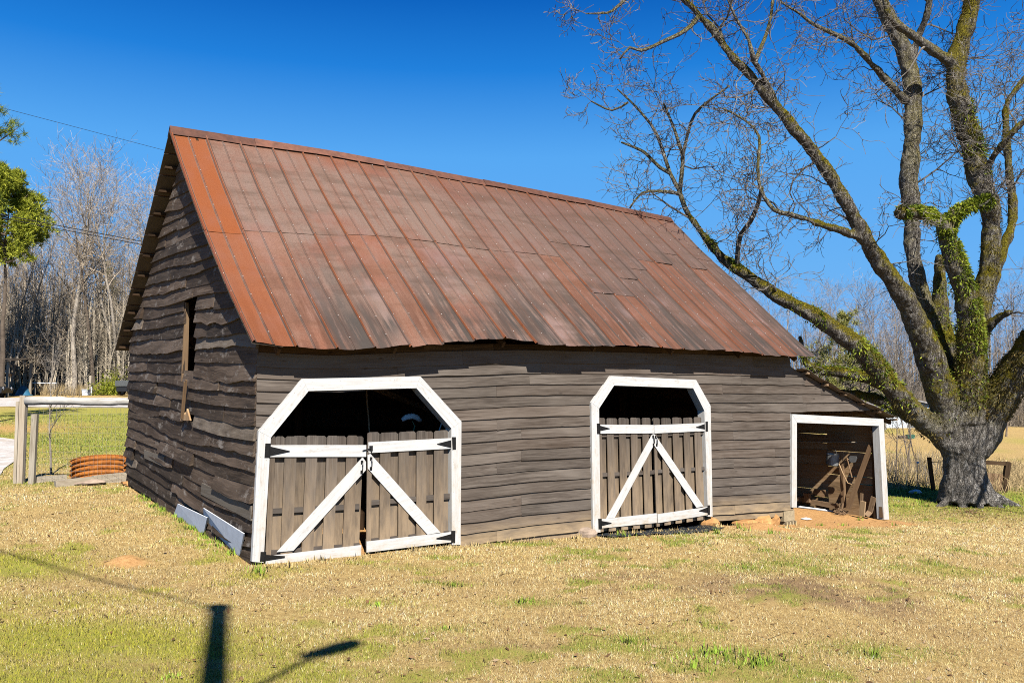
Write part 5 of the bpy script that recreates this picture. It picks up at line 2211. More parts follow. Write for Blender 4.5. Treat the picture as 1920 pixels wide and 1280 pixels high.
def limb_world(key):
    pts, rad = [], []
    for px, py, wpx, dy in LIMBS[key]:
        p = TP(px, py, dy)
        pts.append(p)
        wpx = wpx * (1.35 if key.startswith('left_fork') or key in ('upper_reach', 'top_reach', 'riser') else 1.0)
        rad.append(wpx * (.84 if key == 'trunk_core' else .84) / 2 / FPX * (TD + dy))
    # smooth resample
    P, Rr = np.array(pts), np.array(rad)
    n = len(P)
    out, ro = [], []
    for i in range(n - 1):
        p0, p1, p2, p3 = P[max(i - 1, 0)], P[i], P[i + 1], P[min(i + 2, n - 1)]
        m_ = max(2, int(np.linalg.norm(p2 - p1) / .22))
        for k in range(m_):
            t = k / m_
            out.append(.5 * ((2 * p1) + (-p0 + p2) * t + (2 * p0 - 5 * p1 + 4 * p2 - p3) * t * t + (-p0 + 3 * p1 - 3 * p2 + p3) * t ** 3))
            ro.append(Rr[i] * (1 - t) + Rr[i + 1] * t)
    out.append(P[-1])
    ro.append(Rr[-1])
    return np.array(out), np.array(ro)


def big_tree():
    root = thing('pecan_tree', 'huge bare mossy tree with spreading limbs beside the lean-to', 'tree', TB)
    rg = np.random.default_rng(5)
    thick = MB()
    LW = {}
    for key in LIMBS:
        P, Rr = limb_world(key)
        # slight natural crookedness
        wob = np.cumsum(rg.normal(size=P.shape) * .006, axis=0)
        P = P + wob - wob * np.linspace(0, 1, len(P))[:, None]
        LW[key] = (P, Rr)
        big = Rr > .075
        k = int(big.sum()) if big.any() else 0
        if k > 1:
            k = min(len(P), k + 1)
            thick.tube(P[:k], Rr[:k] * (1 + .05 * np.sin(np.arange(k) * 1.3 + rg.random() * 6)), 14, rough=.06)
        if k < len(P):
            j = max(0, k - 2)
            bm_ = MB()
            bm_.tube(P[j:], Rr[j:], 8, rough=.07)
            bo = bm_.build('limb', M['branch'], root, TB, smooth=True)
            bo.data.attributes['mask'].data.foreach_set('value', [.75] * len(bm_.v))
    # buttress roots
    for a, L, r_, h in [(195, 1.25, .24, .9), (228, .95, .27, 1.3), (262, .9, .28, 1.2), (300, 1.1, .28, 1.2), (335, 1.5, .25, 1.0), (10, 1.3, .24, .9), (60, 1.0, .26, .9), (150, 1.1, .25, .9), (100, 1.0, .26, .9)]:
        d = np.array([math.cos(R(a)), math.sin(R(a)), 0])
        pts = [TB + d * .22 + Z * (h + .7), TB + d * .34 + Z * (h * .58), TB + d * .56 + Z * (h * .26), TB + d * L * .7 + Z * .06, TB + d * L * 1.08]
        pts[-1][2] = gz(pts[-1][0], pts[-1][1]) - .16
        thick.tube(pts, [r_ * .8, r_ * .85, r_ * .78, r_ * .5, r_ * .2], 10)
    me = bpy.data.meshes.new('tmp')
    me.from_pydata(thick.v, [], thick.f)
    ob = bpy.data.objects.new('tmp', me)
    COL.objects.link(ob)
    md = ob.modifiers.new('r', 'REMESH')
    md.mode = 'VOXEL'
    md.voxel_size = .045
    sm = ob.modifiers.new('s', 'SMOOTH')
    sm.factor = .5
    sm.iterations = 4
    tx = bpy.data.textures.new('bark_lumps', 'CLOUDS')
    tx.noise_scale = .35
    dm = ob.modifiers.new('d', 'DISPLACE')
    dm.texture = tx
    dm.strength = .10
    dm.texture_coords = 'GLOBAL'
    tx2 = bpy.data.textures.new('bark_ridges', 'CLOUDS')
    tx2.noise_scale = .07
    d2 = ob.modifiers.new('d2', 'DISPLACE')
    d2.texture = tx2
    d2.strength = .035
    d2.texture_coords = 'GLOBAL'
    dg = bpy.context.evaluated_depsgraph_get()
    em = bpy.data.meshes.new_from_object(ob.evaluated_get(dg))
    bpy.data.objects.remove(ob)
    n = len(em.vertices)
    co = np.empty(n * 3, np.float32)
    em.vertices.foreach_get('co', co)
    co = co.reshape(-1, 3)
    # moss: none on the pale foot of the trunk, thick along the limbs
    hgt = co[:, 2] - TB[2]
    moss = sstep(1.9, 3.6, hgt + (fbm(co[:, 0] * 1.5, co[:, 2] * 1.5, 8, 3) - .5) * 1.6)
    vertical = np.exp(-((co[:, 0] - TP(1710, 300)[0]) / .8) ** 2) * sstep(4.5, 5.5, co[:, 2])
    moss *= 1 - .6 * vertical
    at = em.attributes.new('mask', 'FLOAT', 'POINT')
    at.data.foreach_set('value', moss.astype(np.float32))
    co -= TB
    em.vertices.foreach_set('co', co.ravel())
    em.polygons.foreach_set('use_smooth', [True] * len(em.polygons))
    em.materials.clear()
    em.materials.append(M['bark'])
    em.update()
    tr = link('trunk', em, root, TB)
    # secondary growth along every limb
    twigs = MB()
    kw = dict(wander=.33, up=.02, minr=.0095, dens=.70, ratio=(.48, .78))
    for key, dens, L0, lo, upb in [('low_left', .8, 2.2, .42, .5), ('diagonal', 1.6, 2.5, .30, .25), ('diagonal_fork', 2.2, 1.7, .2, .1), ('diagonal_fork2', 2.2, 1.6, .2, .1), ('side_limb', 1.9, 1.8, .15, .1),
                              ('riser', 1.6, 1.2, .3, .1), ('left_fork_mid', 1.7, 1.5, .15, .1), ('left_fork_right', 1.7, 1.5, .15, .1), ('left_fork_low', 1.7, 1.4, .1, .1), ('left_fork_level', 1.7, 1.3, .1, -.1), ('left_fork_tip', 1.7, 1.2, .1, .1), ('upper_reach', 1.2, 1.2, .1, -.1), ('top_reach', 1.0, 1.1, .2, -.1), ('vertical', 1.7, 2.5, .30, .05), ('vertical_side', 2.0, 1.9, .2, .1), ('vertical_top', 1.8, 2.0, .2, .2), ('right_pair', 1.8, 2.5, .36, .05),
                              ('right_pair_left', 1.5, 1.8, .25, .2), ('outer_right', 2.0, 2.2, .2, .1), ('right_side', 2.2, 2.2, .2, .1), ('shade_upper', 1.1, 1.2, .4, -.2), ('shade_lower', 1.2, 1.2, .3, -.2),
                              ('ferny_right', .8, 1.0, .5, .4), ('ferny_left', .8, 1.2, .4, .1), ('low_right', 1.3, 2.4, .4, .3), ('low_right_fork', .9, 2.0, .3, .1), ('pale_stub', .8, .8, .5, .2)]:
        P, Rr = LW[key]
        d = np.r_[0, np.cumsum(np.linalg.norm(np.diff(P, axis=0), axis=1))]
        tot = d[-1]
        n_ = max(3, int(tot * (1 - lo) * dens * 1.15))
        for k in range(n_):
            s = tot * (lo + (1 - lo) * (k + rg.random()) / n_)
            i = min(int(np.searchsorted(d, s)), len(P) - 1)
            i0 = max(i - 1, 0)
            ld = unit(P[i] - P[i0]) if i > 0 else Z
            a = math.radians(rg.uniform(35, 75))
            pr = perp(ld, rg)
            pr = unit(pr + Z * upb * .8)
            nd = unit(ld * math.cos(a) + pr * math.sin(a))
            L = L0 * rg.uniform(.5, 1.15)
            big_ = rg.random() < .35
            branch(twigs, P[i], nd, max(.011, min(.034 if big_ else .02, Rr[i] * .4)), L * (1.25 if big_ else .8), 1, 4 if big_ else 3, rg, **kw)
    tw = twigs.build('twigs', M['twig'], root, TB)
    print('twig verts', len(twigs.v))
    # resurrection ferns and leaves hugging the limbs
    vs, rn = [], []
    iv_, ir = [], []

    def cover(key, t0, t1, n, size, side, vs, rn, lift=.0):
        P, Rr = LW[key]
        for k in range(n):
            t = t0 + (t1 - t0) * rg.random()
            f = t * (len(P) - 1)
            i = min(int(f), len(P) - 2)
            p = P[i] + (P[i + 1] - P[i]) * (f - i)
            ax = unit(P[i + 1] - P[i])
            nrm = unit(perp(ax, rg) + side)
            nrm = unit(nrm - ax * (nrm @ ax))
            b = p + nrm * (Rr[i] * 1.0 + lift)
            d = unit(nrm * rg.uniform(.3, 1.0) + rg.normal(size=3) * .55 + Z * rg.uniform(-.5, .5))
            sd_ = perp(d, rg)
            if vnoise(np.array(b[0] * 3.1 + b[1]), np.array(b[2] * 3.1), 5) < .34:
                continue
            L = size * rg.uniform(.45, 1.7)
            wv = L * rg.uniform(.1, .22)
            m_ = b + d * L * .45 - Z * L * .03
            tip = b + d * L - Z * L * .22
            vs += [b, m_ + sd_ * wv, tip, b, tip, m_ - sd_ * wv]
            rn += [min(1, max(0, rg.normal() * .2 + .25 + .6 * float(vnoise(np.array(b[0] * 2 + b[1]), np.array(b[2] * 2), 9))))] * 6
    up_ = Z * .9 + np.array([.4, -.4, 0])
    cover('ferny', .35, 1.0, 4692, 0.089, np.array([.75, -.35, .1]), vs, rn)
    cover('ferny_left', 0, .95, 4080, 0.101, up_ * .6 + np.array([0, -.5, 0]), vs, rn)
    cover('ferny_right', 0, .85, 2720, 0.094, up_ * .6 + np.array([0, -.5, 0]), vs, rn)
    cover('ferny', .1, .5, 1428, 0.077, np.array([.6, -.3, .1]), vs, rn)
    cover('low_left', .14, .40, 2543, 0.089, np.array([.1, -.1, 1.0]), vs, rn)
    cover('low_left', .55, .66, 628, 0.077, np.array([0, -.1, 1.1]), vs, rn)
    cover('low_left', .2, .46, 897, 0.071, np.array([.0, -.7, .5]), vs, rn)
    cover('right_pair', .45, .62, 1904, 0.089, np.array([.9, -.2, .0]), vs, rn)
    cover('diagonal', .0, .22, 571, 0.071, np.array([.5, -.3, .5]), vs, rn)
    cover('cut_stub', .2, .8, 1088, 0.071, np.array([.2, -.6, .3]), vs, rn)
    cover('pale_stub', .0, .5, 680, 0.071, up_ * .5, vs, rn)
    cover('shade_upper', .0, 1.0, 1958, 0.077, np.array([0, -.2, .7]), vs, rn)
    cover('shade_lower', .0, .8, 1632, 0.071, np.array([0, -.2, .7]), vs, rn)
    o = npmesh('fern_clumps', np.array(vs), np.arange(len(vs)).reshape(-1, 3), M['fern'], [('rnd', 'FLOAT', np.array(rn))], parent=root, loc=TB)
    o['kind'] = 'stuff'
    cover('low_right', .12, .62, 8160, 0.065, np.array([.1, -.5, .2]), iv_, ir)
    cover('ferny', .0, .5, 3468, 0.065, np.array([.0, -.7, .0]), iv_, ir)
    cover('right_pair', .02, .4, 3536, 0.059, np.array([.2, -.5, .0]), iv_, ir)
    cover('right_pair', .5, .95, 3264, 0.059, np.array([-.3, -.3, .0]), iv_, ir)
    cover('low_left', .05, .3, 1346, 0.071, np.array([-.3, -.3, -.3]), iv_, ir)
    o = npmesh('clinging_leaves', np.array(iv_), np.arange(len(iv_)).reshape(-1, 3), M['ivy'], [('rnd', 'FLOAT', np.array(ir))], parent=root, loc=TB)
    o['kind'] = 'stuff'


big_tree()

# ------------------------------------------------------------------ woods
LG = 'bare hardwoods at the edge of the left-hand woods'
protosL = [bare_tree(101, 19, .24, .38, label='tall pale bare hardwood at the edge of the woods beyond the gravel road', group=LG),
           bare_tree(102, 20, .22, .45, label='tall pale bare hardwood at the edge of the woods beyond the gravel road', group=LG, fork=True),
           bare_tree(103, 17, .28, .22, label='tall pale bare hardwood at the edge of the woods beyond the gravel road', group=LG),
           bare_tree(104, 18, .20, .5, mats=('trunk_dark', 'twig_far'), label='tall pale bare hardwood at the edge of the woods beyond the gravel road', group=LG),
           bare_tree(105, 13, .36, .12, label='tall pale bare hardwood at the edge of the woods beyond the gravel road', group=LG, fork=True, nb=20)]
rgp = random.Random(77)
spots = []
for k in range(44):
    row = k % 3
    y = [69, 74, 80][row] + rgp.uniform(-1.8, 1.8)
    f = -.64 + .36 * (k + rgp.uniform(-.4, .4)) / 43
    spots.append((f * y, y))
used = set()
for k, (x, y) in enumerate(spots):
    i = k % 5 if k >= 5 else k
    o = protosL[i] if i not in used else copy_tree(protosL[i])
    used.add(i)
    f = x / y
    # the skyline: highest about a third of the way in, lower at the frame edge
    hs_ = np.interp(f, [-.64, -.57, -.53, -.50, -.46, -.43, -.40, -.28], [.72, .78, .95, 1.06, .98, .92, .95, .78])
    put(o, x, y, hs_ * rgp.uniform(.78, .98) * (.92 if i == 4 else 1), rgp.uniform(0, 6.28))


def woodland(name, x0, x1, y0, y1, n_tr, n_tw, h, mat, seed, n_br=0, br_h=2.5, slope=None):
    rg = np.random.default_rng(seed)
    vs, rn = [], []

    def quadstick(p, q, w0, w1, r_):
        d = q - p
        s = np.array([d[1] * 0 + 1.0, rg.normal() * .7, 0])
        s /= np.linalg.norm(s)
        for s_ in (s, np.array([-s[1], s[0], 0])):
            vs.extend([p - s_ * w0, p + s_ * w0, q + s_ * w1, p - s_ * w0, q + s_ * w1, q - s_ * w1])
            rn.extend([r_] * 6)
    for k in range(n_tr):
        x, y = rg.uniform(x0, x1), rg.uniform(y0, y1)
        if slope:
            x = x * y / y0
        z = gz(x, y)
        hh = h * rg.uniform(.55, 1.05)
        p = np.array([x, y, z - .2])
        a = p + np.array([rg.normal() * .3, rg.normal() * .3, hh * .5])
        b = a + np.array([rg.normal() * .5, rg.normal() * .5, hh * .5])
        r_ = rg.random()
        w_ = rg.uniform(.04, .13)
        quadstick(p, a, w_, w_ * .7, r_)
        quadstick(a, b, w_ * .7, .01, r_)
        m_ = n_tw // n_tr
        for q in range(m_):
            t = rg.uniform(.22, 1.0)
            c = p + (a - p) * t * 2 if t < .5 else a + (b - a) * (t - .5) * 2
            ang = rg.uniform(0, 2 * np.pi)
            L = rg.uniform(.5, 2.2) * (1.2 - t * .55)
            e = c + np.array([math.cos(ang) * L * .8, math.sin(ang) * L * .8, L * rg.uniform(.1, .9)])
            quadstick(c, e, .014, .004, rg.random())
    for k in range(n_br):
        x, y = rg.uniform(x0, x1), y0 - rg.uniform(-1, 3.0)
        z = gz(x, y)
        p = np.array([x, y, z])
        hh = br_h * rg.uniform(.3, 1.1)
        q = p + np.array([rg.normal() * .5 * hh * .5, rg.normal() * .4, hh])
        quadstick(p, q, .012, .004, rg.random())
    o = npmesh(name, np.array(vs), np.arange(len(vs)).reshape(-1, 3), M[mat], [('rnd', 'FLOAT', np.array(rn))])
    tag(o, None, None, kind='stuff')


woodland('woodland', -85, -8, 75, 98, 1300, 46000, 14, 'woodmass', 5, 3000, 1.6)
woodland('woodland', -95, 0, 98, 118, 1100, 22000, 15, 'woodmass', 15, 0)
woodland('woodland', 20, 130, 118, 150, 1100, 22000, 13, 'twig_grey', 6, 3000, 3.0)
woodland('thicket', 26, 46, 74, 84, 260, 9000, 6.5, 'twig_far', 8, 3000, 3.2)
woodland('thicket', 52, 90, 99, 108, 260, 7000, 5.5, 'twig_far', 9, 2500, 3.0)

woodland('thicket', -43, -26.5, 67.5, 72, 210, 15000, 8.5, 'tangle', 28, 0)

RG_ = 'bare hardwoods in the far woods on the right'
protosR = [bare_tree(201, 15, .24, .3, mats=('trunk_far', 'twig_grey'), label='grey bare hardwood in the far woods behind the big tree', group=RG_),
           bare_tree(202, 16, .22, .35, mats=('trunk_far', 'twig_grey'), label='grey bare hardwood in the far woods behind the big tree', group=RG_, fork=True),
           bare_tree(203, 13, .3, .2, mats=('trunk_dark', 'twig_grey'), label='grey bare hardwood in the far woods behind the big tree', group=RG_)]
used = set()
for k in range(30):
    y = [104, 112, 120][k % 3] + rgp.uniform(-3, 3)
    f = .26 + .44 * (k + rgp.uniform(-.4, .4)) / 29
    i = k % 3
    o = protosR[i] if i not in used else copy_tree(protosR[i])
    used.add(i)
    put(o, f * y, y, rgp.uniform(.8, 1.05), rgp.uniform(0, 6.28))
o = bare_tree(301, 9.5, .34, .15, mats=('trunk_far', 'twig_grey'), label='pale bare many-branched tree in mid field seen between the low limb and the diagonal limb', nb=22)
put(o, .435 * 66, 66, 1, .4)
o = bare_tree(302, 10.5, .3, .2, mats=('trunk_dark', 'twig_grey'), label='dark bare tree standing in the field just left of the big diagonal limb', nb=18)
put(o, .462 * 84, 84, 1, 2.4)
o = bare_tree(303, 9, .3, .2, mats=('trunk_dark', 'twig'), label='small dark bare tree in the field right of the big trunk', nb=18)
put(o, .575 * 60, 60, .9, 1.4)

# evergreens
put(pine(11, 13.6, .66, 2.5, 'dark green pine reaching in at the left edge above the yellow-green pine', 'pine', nb=27, nL=.3, tufts=12, needles=36), -21.6, 33.5)
put(pine(12, 16.2, .60, 3.9, 'yellow-green pine in front of the left-hand woods', 'pine_y', nb=64, nL=.42, nw=.035, tufts=24, needles=26), -37.0, 62)
put(pine(14, 12.5, .15, 2.4, 'slim yellowish pine within the left-hand woods behind the bare trees', 'cedar', nb=40, nL=.4, nw=.025, tufts=10, needles=16), -.475 * 84, 84)
put(pine(15, 6.9, .1, 3.2, 'yellow-green evergreen behind the lean-to roof and the low limb', 'cedar', nb=40, nL=.3, nw=.02, tufts=12, needles=18, name='evergreen_tree'), .383 * 46, 46)


def shrub(px, Y, h, w_, mat, label, seed, n=900):
    rg = np.random.default_rng(seed)
    x = (px - 960) / FPX * Y
    z = gz(x, Y)
    vs, rn = [], []
    for k in range(n):
        c = np.array([x, Y, z]) + np.array([rg.normal() * w_ * .35, rg.normal() * w_ * .3, abs(rg.normal()) * h * .45])
        needle_tuft(c, Z, 3, .16, .035, rg, vs, rn)
    o = npmesh('shrub', np.array(vs), np.arange(len(vs)).reshape(-1, 3), M[mat], [('rnd', 'FLOAT', np.array(rn))], loc=(x, Y, z))
    tag(o, label, 'shrub')


shrub(205, 67, 1.3, 1.8, 'pine_y', 'bright yellow-green shrub at the foot of the left-hand woods', 4)
shrub(222, 68, 2.0, 1.2, 'cedar', 'taller yellowish shrub beside the dark utility cart', 6)

# saplings
o = bare_tree(401, 3.3, .30, .3, mats=('trunk_far', 'twig'), label='young bare sapling with spreading side twigs behind the wire fence', nb=12, dens=.6, minr=.005, name='sapling')
p = gpt(97, 889)
put(o, p[0], p[1], 1.0, .8)
for px, Y, h, sd_, lab in [(1672, 32, 4.0, 402, 'bare sapling just right of the lean-to post'), (1700, 34, 4.2, 403, 'forked bare sapling in front of the green trough'), (1713, 38, 3.6, 404, 'thin bare sapling between the forked sapling and the big trunk')]:
    o = bare_tree(sd_, h, .30, .25, mats=('trunk_dark', 'twig'), label=lab, nb=10, dens=.6, minr=.006, name='sapling', lean=.08, fork=sd_ == 403)
    put(o, (px - 960) / FPX * Y, Y, 1, sd_)


def brushfield(name, poly, n, h, seed, mat='brush', wv=.008):
    rg = np.random.default_rng(seed)
    vs, rn = [], []
    for k in range(n):
        f, Y = rg.uniform(poly[0], poly[1]), rg.uniform(poly[2], poly[3])
        x = f * Y
        if fbm(np.array(x * .5), np.array(Y * .5), seed, 3) < .38:
            continue
        z = gz(x, Y)
        p = np.array([x, Y, z])
        hh = h * rg.uniform(.25, 1.1)
        m_ = p + np.array([rg.normal() * .12, rg.normal() * .1, hh * .6])
        q = m_ + np.array([rg.normal() * .25, rg.normal() * .2, hh * .4])
        s = np.array([1, rg.normal() * .6, 0]) * wv
        r_ = rg.random()
        vs.extend([p - s, p + s, m_ + s * .7, p - s, m_ + s * .7, m_ - s * .7, m_ - s * .7, m_ + s * .7, q])
        rn += [r_] * 9
    o = npmesh(name, np.array(vs), np.arange(len(vs)).reshape(-1, 3), M[mat], [('rnd', 'FLOAT', np.array(rn))])
    tag(o, None, None, kind='stuff')


brushfield('dry_weeds', (.425, .515, 29.0, 40), 1700, .6, 3)
brushfield('dry_weeds', (.545, .66, 28.5, 36), 2400, .75, 4)
brushfield('dry_weeds', (.425, .52, 29.5, 34), 260, 1.5, 6, 'twig', .006)
brushfield('dry_weeds', (-.64, -.40, 66.5, 69), 5000, 1.0, 5)

# ------------------------------------------------------------------ gate, posts and small things by the big tree
GY_ = 29.0
def gp(px, py, Y=GY_):
    return ony(px, py, Y)


gate = thing('gate', 'dark wooden gate frame with leaning post and grey slatted panel behind the big trunk', 'gate', [gp(1880, 920)[0], GY_, gz(gp(1880, 920)[0], GY_)])
mb = MB()
b = gp(1881, 925)
b[2] = gz(b[0], b[1]) - .1
mb.beam(b, gp(1890, 866), .17, .13, side=np.array([1., 0, 0]))
mb.build('post', M['inner'], gate)
mb = MB()
mb.beam(gp(1835, 866), gp(1893, 869), .13, .08, side=Z)
mb.build('rail', M['inner'], gate)
mb = MB()
for k in range(9):
    x = 1846 + k * 3.9
    mb.slab([gp(x, 918), gp(x + 3.6, 918), gp(x + 3.6, 886 + .3 * k), gp(x, 886 + .3 * k)], np.array([0, .03, 0]), Z)
mb.build('slat_panel', M['oldboard'], gate)
mb = MB()
b = gp(1750, 898)
b[2] = gz(b[0], b[1]) - .1
mb.beam(b, gp(1742, 857), .11, .1, side=np.array([1., 0, 0]))
mb.tube([gp(1742, 866), gp(1768, 865), gp(1800, 866)], .01, 4)
solo(mb, 'fence_post', M['inner'], 'dark leaning fence post in the dry weeds left of the big trunk', 'post')
mb = MB()
b = gp(1720, 898)
b[2] = gz(b[0], b[1])
mb.tube([b, gp(1721, 868)], .014, 5)
pk = mb.build('marker_stake', M['galv'])
tag(pk, 'thin stake with pale tip in the dry weeds left of the big trunk', 'stake')
mb = MB()
mb.lathe(gp(1721, 869), [(.001, 0), (.04, .02), (.04, .06), (.001, .08)], 8)
mb.build('cap', M['whiteplastic'], pk)
# crumpled bag on the grass
p = gpt(1715, 924)
bg_ = rock(1715, 924, .26, .16, .1, 'whiteplastic', 'pale crumpled plastic bag lying on the grass left of the big trunk', 'plastic_bag', 33, cat='bag')
mb = MB()
q = gpt(1717, 926)
mb.lathe(q + Z * .05, [(.001, -.03), (.05, -.03), (.05, .03), (.001, .035)], 10)
mb.build('cap', plain('yellow_cap', (.75, .55, .03), .5), bg_)
# trough in the field
def ground_at(px, Y):
    x = (px - 960) / FPX * Y
    return np.array([x, Y, gz(x, Y)])


p = ground_at(1703, 56)
mb = MB()
vs = []
for (hx, hy, z) in [(.2, .14, .03), (.25, .18, .28), (.22, .15, .28), (.17, .11, .08)]:
    vs += [p + np.array([sx * hx, sy * hy, z]) for sx, sy in ((-1, -1), (1, -1), (1, 1), (-1, 1))]
fs = [(3, 2, 1, 0), (12, 13, 14, 15)]
for k in range(3):
    for j in range(4):
        fs.append((k * 4 + j, k * 4 + (j + 1) % 4, k * 4 + 4 + (j + 1) % 4, k * 4 + 4 + j))
mb.add(vs, fs)
solo(mb, 'feed_trough', M['greenpl'], 'small green trough out in the tan field between lean-to and big trunk', 'trough')
p = ground_at(1690, 56)
mb = MB()
mb.tube([p + np.array([-.3, 0, .12]), p + np.array([.3, .02, .14])], .09, 8)
solo(mb, 'short_log', M['trunk_dark'], 'dark short log lying beside the green trough in the field', 'log')


def building(name, label, c, wd, dp, hw, hr, wall, roof, win=True, rot=0.0):
    root = thing(name, label, 'building', c)
    ca, sa = math.cos(rot), math.sin(rot)
    ax, ay = np.array([ca, sa, 0]), np.array([-sa, ca, 0])
    c = np.asarray(c, float)
    P = lambda x, y, z: c + ax * x + ay * y + Z * z
    mb = MB()
    q = [P(-wd / 2, -dp / 2, -.3), P(wd / 2, -dp / 2, -.3), P(wd / 2, -dp / 2, hw), P(0, -dp / 2, hw + hr - .08), P(-wd / 2, -dp / 2, hw)]
    mb.slab(q, ay * dp, Z, .5)
    mb.build('wall', M[wall], root)
    mb = MB()
    for s in (-1, 1):
        e0, e1 = P(s * (wd / 2 + .3), -dp / 2 - .3, hw - .18), P(0, -dp / 2 - .3, hw + hr)
        mb.slab([e0, e1, e1 + Z * .12, e0 + Z * .12], ay * (dp + .6), ay, .5)
    mb.build('roof', M[roof], root)
    if win:
        for x in (-wd * .3, wd * .28):
            mb = MB()
            mb.slab([P(x - .45, -dp / 2 - .03, .9), P(x + .45, -dp / 2 - .03, .9), P(x + .45, -dp / 2 - .03, 2.0), P(x - .45, -dp / 2 - .03, 2.0)], ay * .03, Z, .5)
            mb.build('window', M['glass'], root)
    mb = MB()
    mb.slab([P(-.45, -dp / 2 - .03, 0), P(.45, -dp / 2 - .03, 0), P(.45, -dp / 2 - .03, 2.05), P(-.45, -dp / 2 - .03, 2.05)], ay * .03, Z, .5)
    mb.build('door', M['greybed'], root)
    return root


building('farm_shed', 'pale low shed across the field seen between the lean-to and the low limb', ground_at(1672, 71), 7.0, 5, 1.5, .6, 'housewhite', 'houseroof', rot=.2)
building('far_house', 'far pale gabled house half hidden behind the big trunk', ground_at(1800, 98), 7.4, 7, 2.2, 1.1, 'housewhite', 'houseroof', rot=-.1)
p = ground_at(1759, 90)
mb = MB()
mb.lathe(p, [(.01, 0), (.3, 0), (.31, .3), (.3, .32), (.3, .6), (.31, .62), (.3, .9), (.01, .91)], 16)
solo(mb, 'oil_drum', M['red'], 'bright red drum in front of the far house', 'drum')


def wheel(root, c, ax, r_, wd):
    mb = MB()
    mb.lathe(np.asarray(c) - ax * wd / 2, [(r_ * .55, 0), (r_ * .92, 0), (r_, wd * .2), (r_, wd * .8), (r_ * .92, wd), (r_ * .55, wd)], 18, ax)
    o = mb.build('wheel', M['tyre'], root)
    m2 = MB()
    m2.lathe(np.asarray(c) - ax * wd * .42, [(.01, 0), (r_ * .54, .0), (r_ * .56, wd * .84), (.01, wd * .84)], 12, ax)
    m2.build('rim', M['tin'], o)


def car(label, c, rot, mat):
    root = thing('parked_car', label, 'car', c)
    ax, ay = np.array([math.cos(rot), math.sin(rot), 0]), np.array([-math.sin(rot), math.cos(rot), 0])
    c = np.asarray(c, float)
    P = lambda x, y, z: c + ax * x + ay * y + Z * z
    prof = [(-2.2, .35), (2.2, .35), (2.25, .7), (1.2, .88), (.55, 1.38), (-1.3, 1.42), (-2.0, .95), (-2.25, .9)]
    mb = MB()
    mb.slab([P(x, -.85, z) for x, z in prof], ay * 1.7, ax, .5)
    mb.build('body', M[mat], root)
    for y in (-.862, .84):
        mb = MB()
        mb.slab([P(x, y, z) for x, z in [(-1.6, .98), (.9, .95), (.45, 1.32), (-1.25, 1.35)]], ay * .02, ax, .5)
        mb.build('window', M['glass'], root)
    for x in (-1.4, 1.4):
        for y in (-.8, .8):
            wheel(root, P(x, y, .33), ay, .33, .2)
    for y in (-.6, .6):
        mb = MB()
        mb.lathe(P(2.22, y, .66), [(.01, .03), (.1, .02), (.11, -.02)], 10, ax)
        mb.build('headlight', M['whiteplastic'], root)


car('dark car parked at the far right edge of the tan field', ground_at(1962, 98), .15, 'darkbody')


def utility_cart():
    c = ground_at(258, 64.5)
    root = thing('utility_cart', 'dark four-wheeled utility cart with grey cargo bed beside the barn corner', 'utility cart', c)
    rot = 1.0
    ax, ay = np.array([math.cos(rot), math.sin(rot), 0]), np.array([-math.sin(rot), math.cos(rot), 0])
    P = lambda x, y, z: c + ax * x + ay * y + Z * z
    mb = MB()
    mb.slab([P(x, -.6, z) for x, z in [(-1.3, .3), (1.25, .3), (1.35, .6), (.8, .72), (.5, .5), (-.1, .5), (-.2, .68), (-1.3, .68)]], ay * 1.2, ax, .5)
    mb.build('body', M['darkbody'], root)
    mb = MB()
    mb.box(P(-.75, 0, .72), ax * .62, ay * .66, Z * .03)
    for s in (-1, 1):
        mb.box(P(-.75, s * .64, .92), ax * .62, ay * .025, Z * .2)
        mb.box(P(-.75 + s * .6, 0, .92), ax * .025, ay * .6, Z * .2)
    mb.build('cargo_bed', M['greybed'], root)
    mb = MB()
    mb.box(P(.25, 0, .78), ax * .22, ay * .5, Z * .08)
    mb.box(P(.02, 0, 1.0), ax * .05, ay * .5, Z * .2)
    mb.build('seat', M['bluegrey'], root)
    mb = MB()
    mb.tube([P(.85, .25, .7), P(.62, .25, .98)], .025, 6)
    mb.build('steering_column', M['darkbody'], root)
    for x in (-.85, .9):
        for y in (-.62, .62):
            wheel(root, P(x, y, .3), ay, .3, .26)


utility_cart()

# blue tarpaulin humped over something
c = ground_at(46, 66)
mb = MB()
vs, fs = [], []
for i in range(13):
    for j in range(17):
        u_, v_ = i / 12 * 2 - 1, j / 16 * 2 - 1
        rr = math.hypot(u_, v_)
        z = max(0, .78 * (1 - min(1, rr) ** 2.2)) + .05 * math.sin(i * 2.1) * math.cos(j * 1.7) * (1 - min(1, rr))
        if abs(v_ - .05) < .28 and u_ < -.35:
            z *= .55
        vs.append(c + np.array([v_ * .62, u_ * .6, z]))
for i in range(12):
    for j in range(16):
        o = i * 17 + j
        fs.append((o, o + 1, o + 18, o + 17))
mb.add(vs, fs)
solo(mb, 'tarpaulin', M['blue'], 'humped blue tarpaulin on the grass at the edge of the left-hand woods', 'tarpaulin', smooth=True)
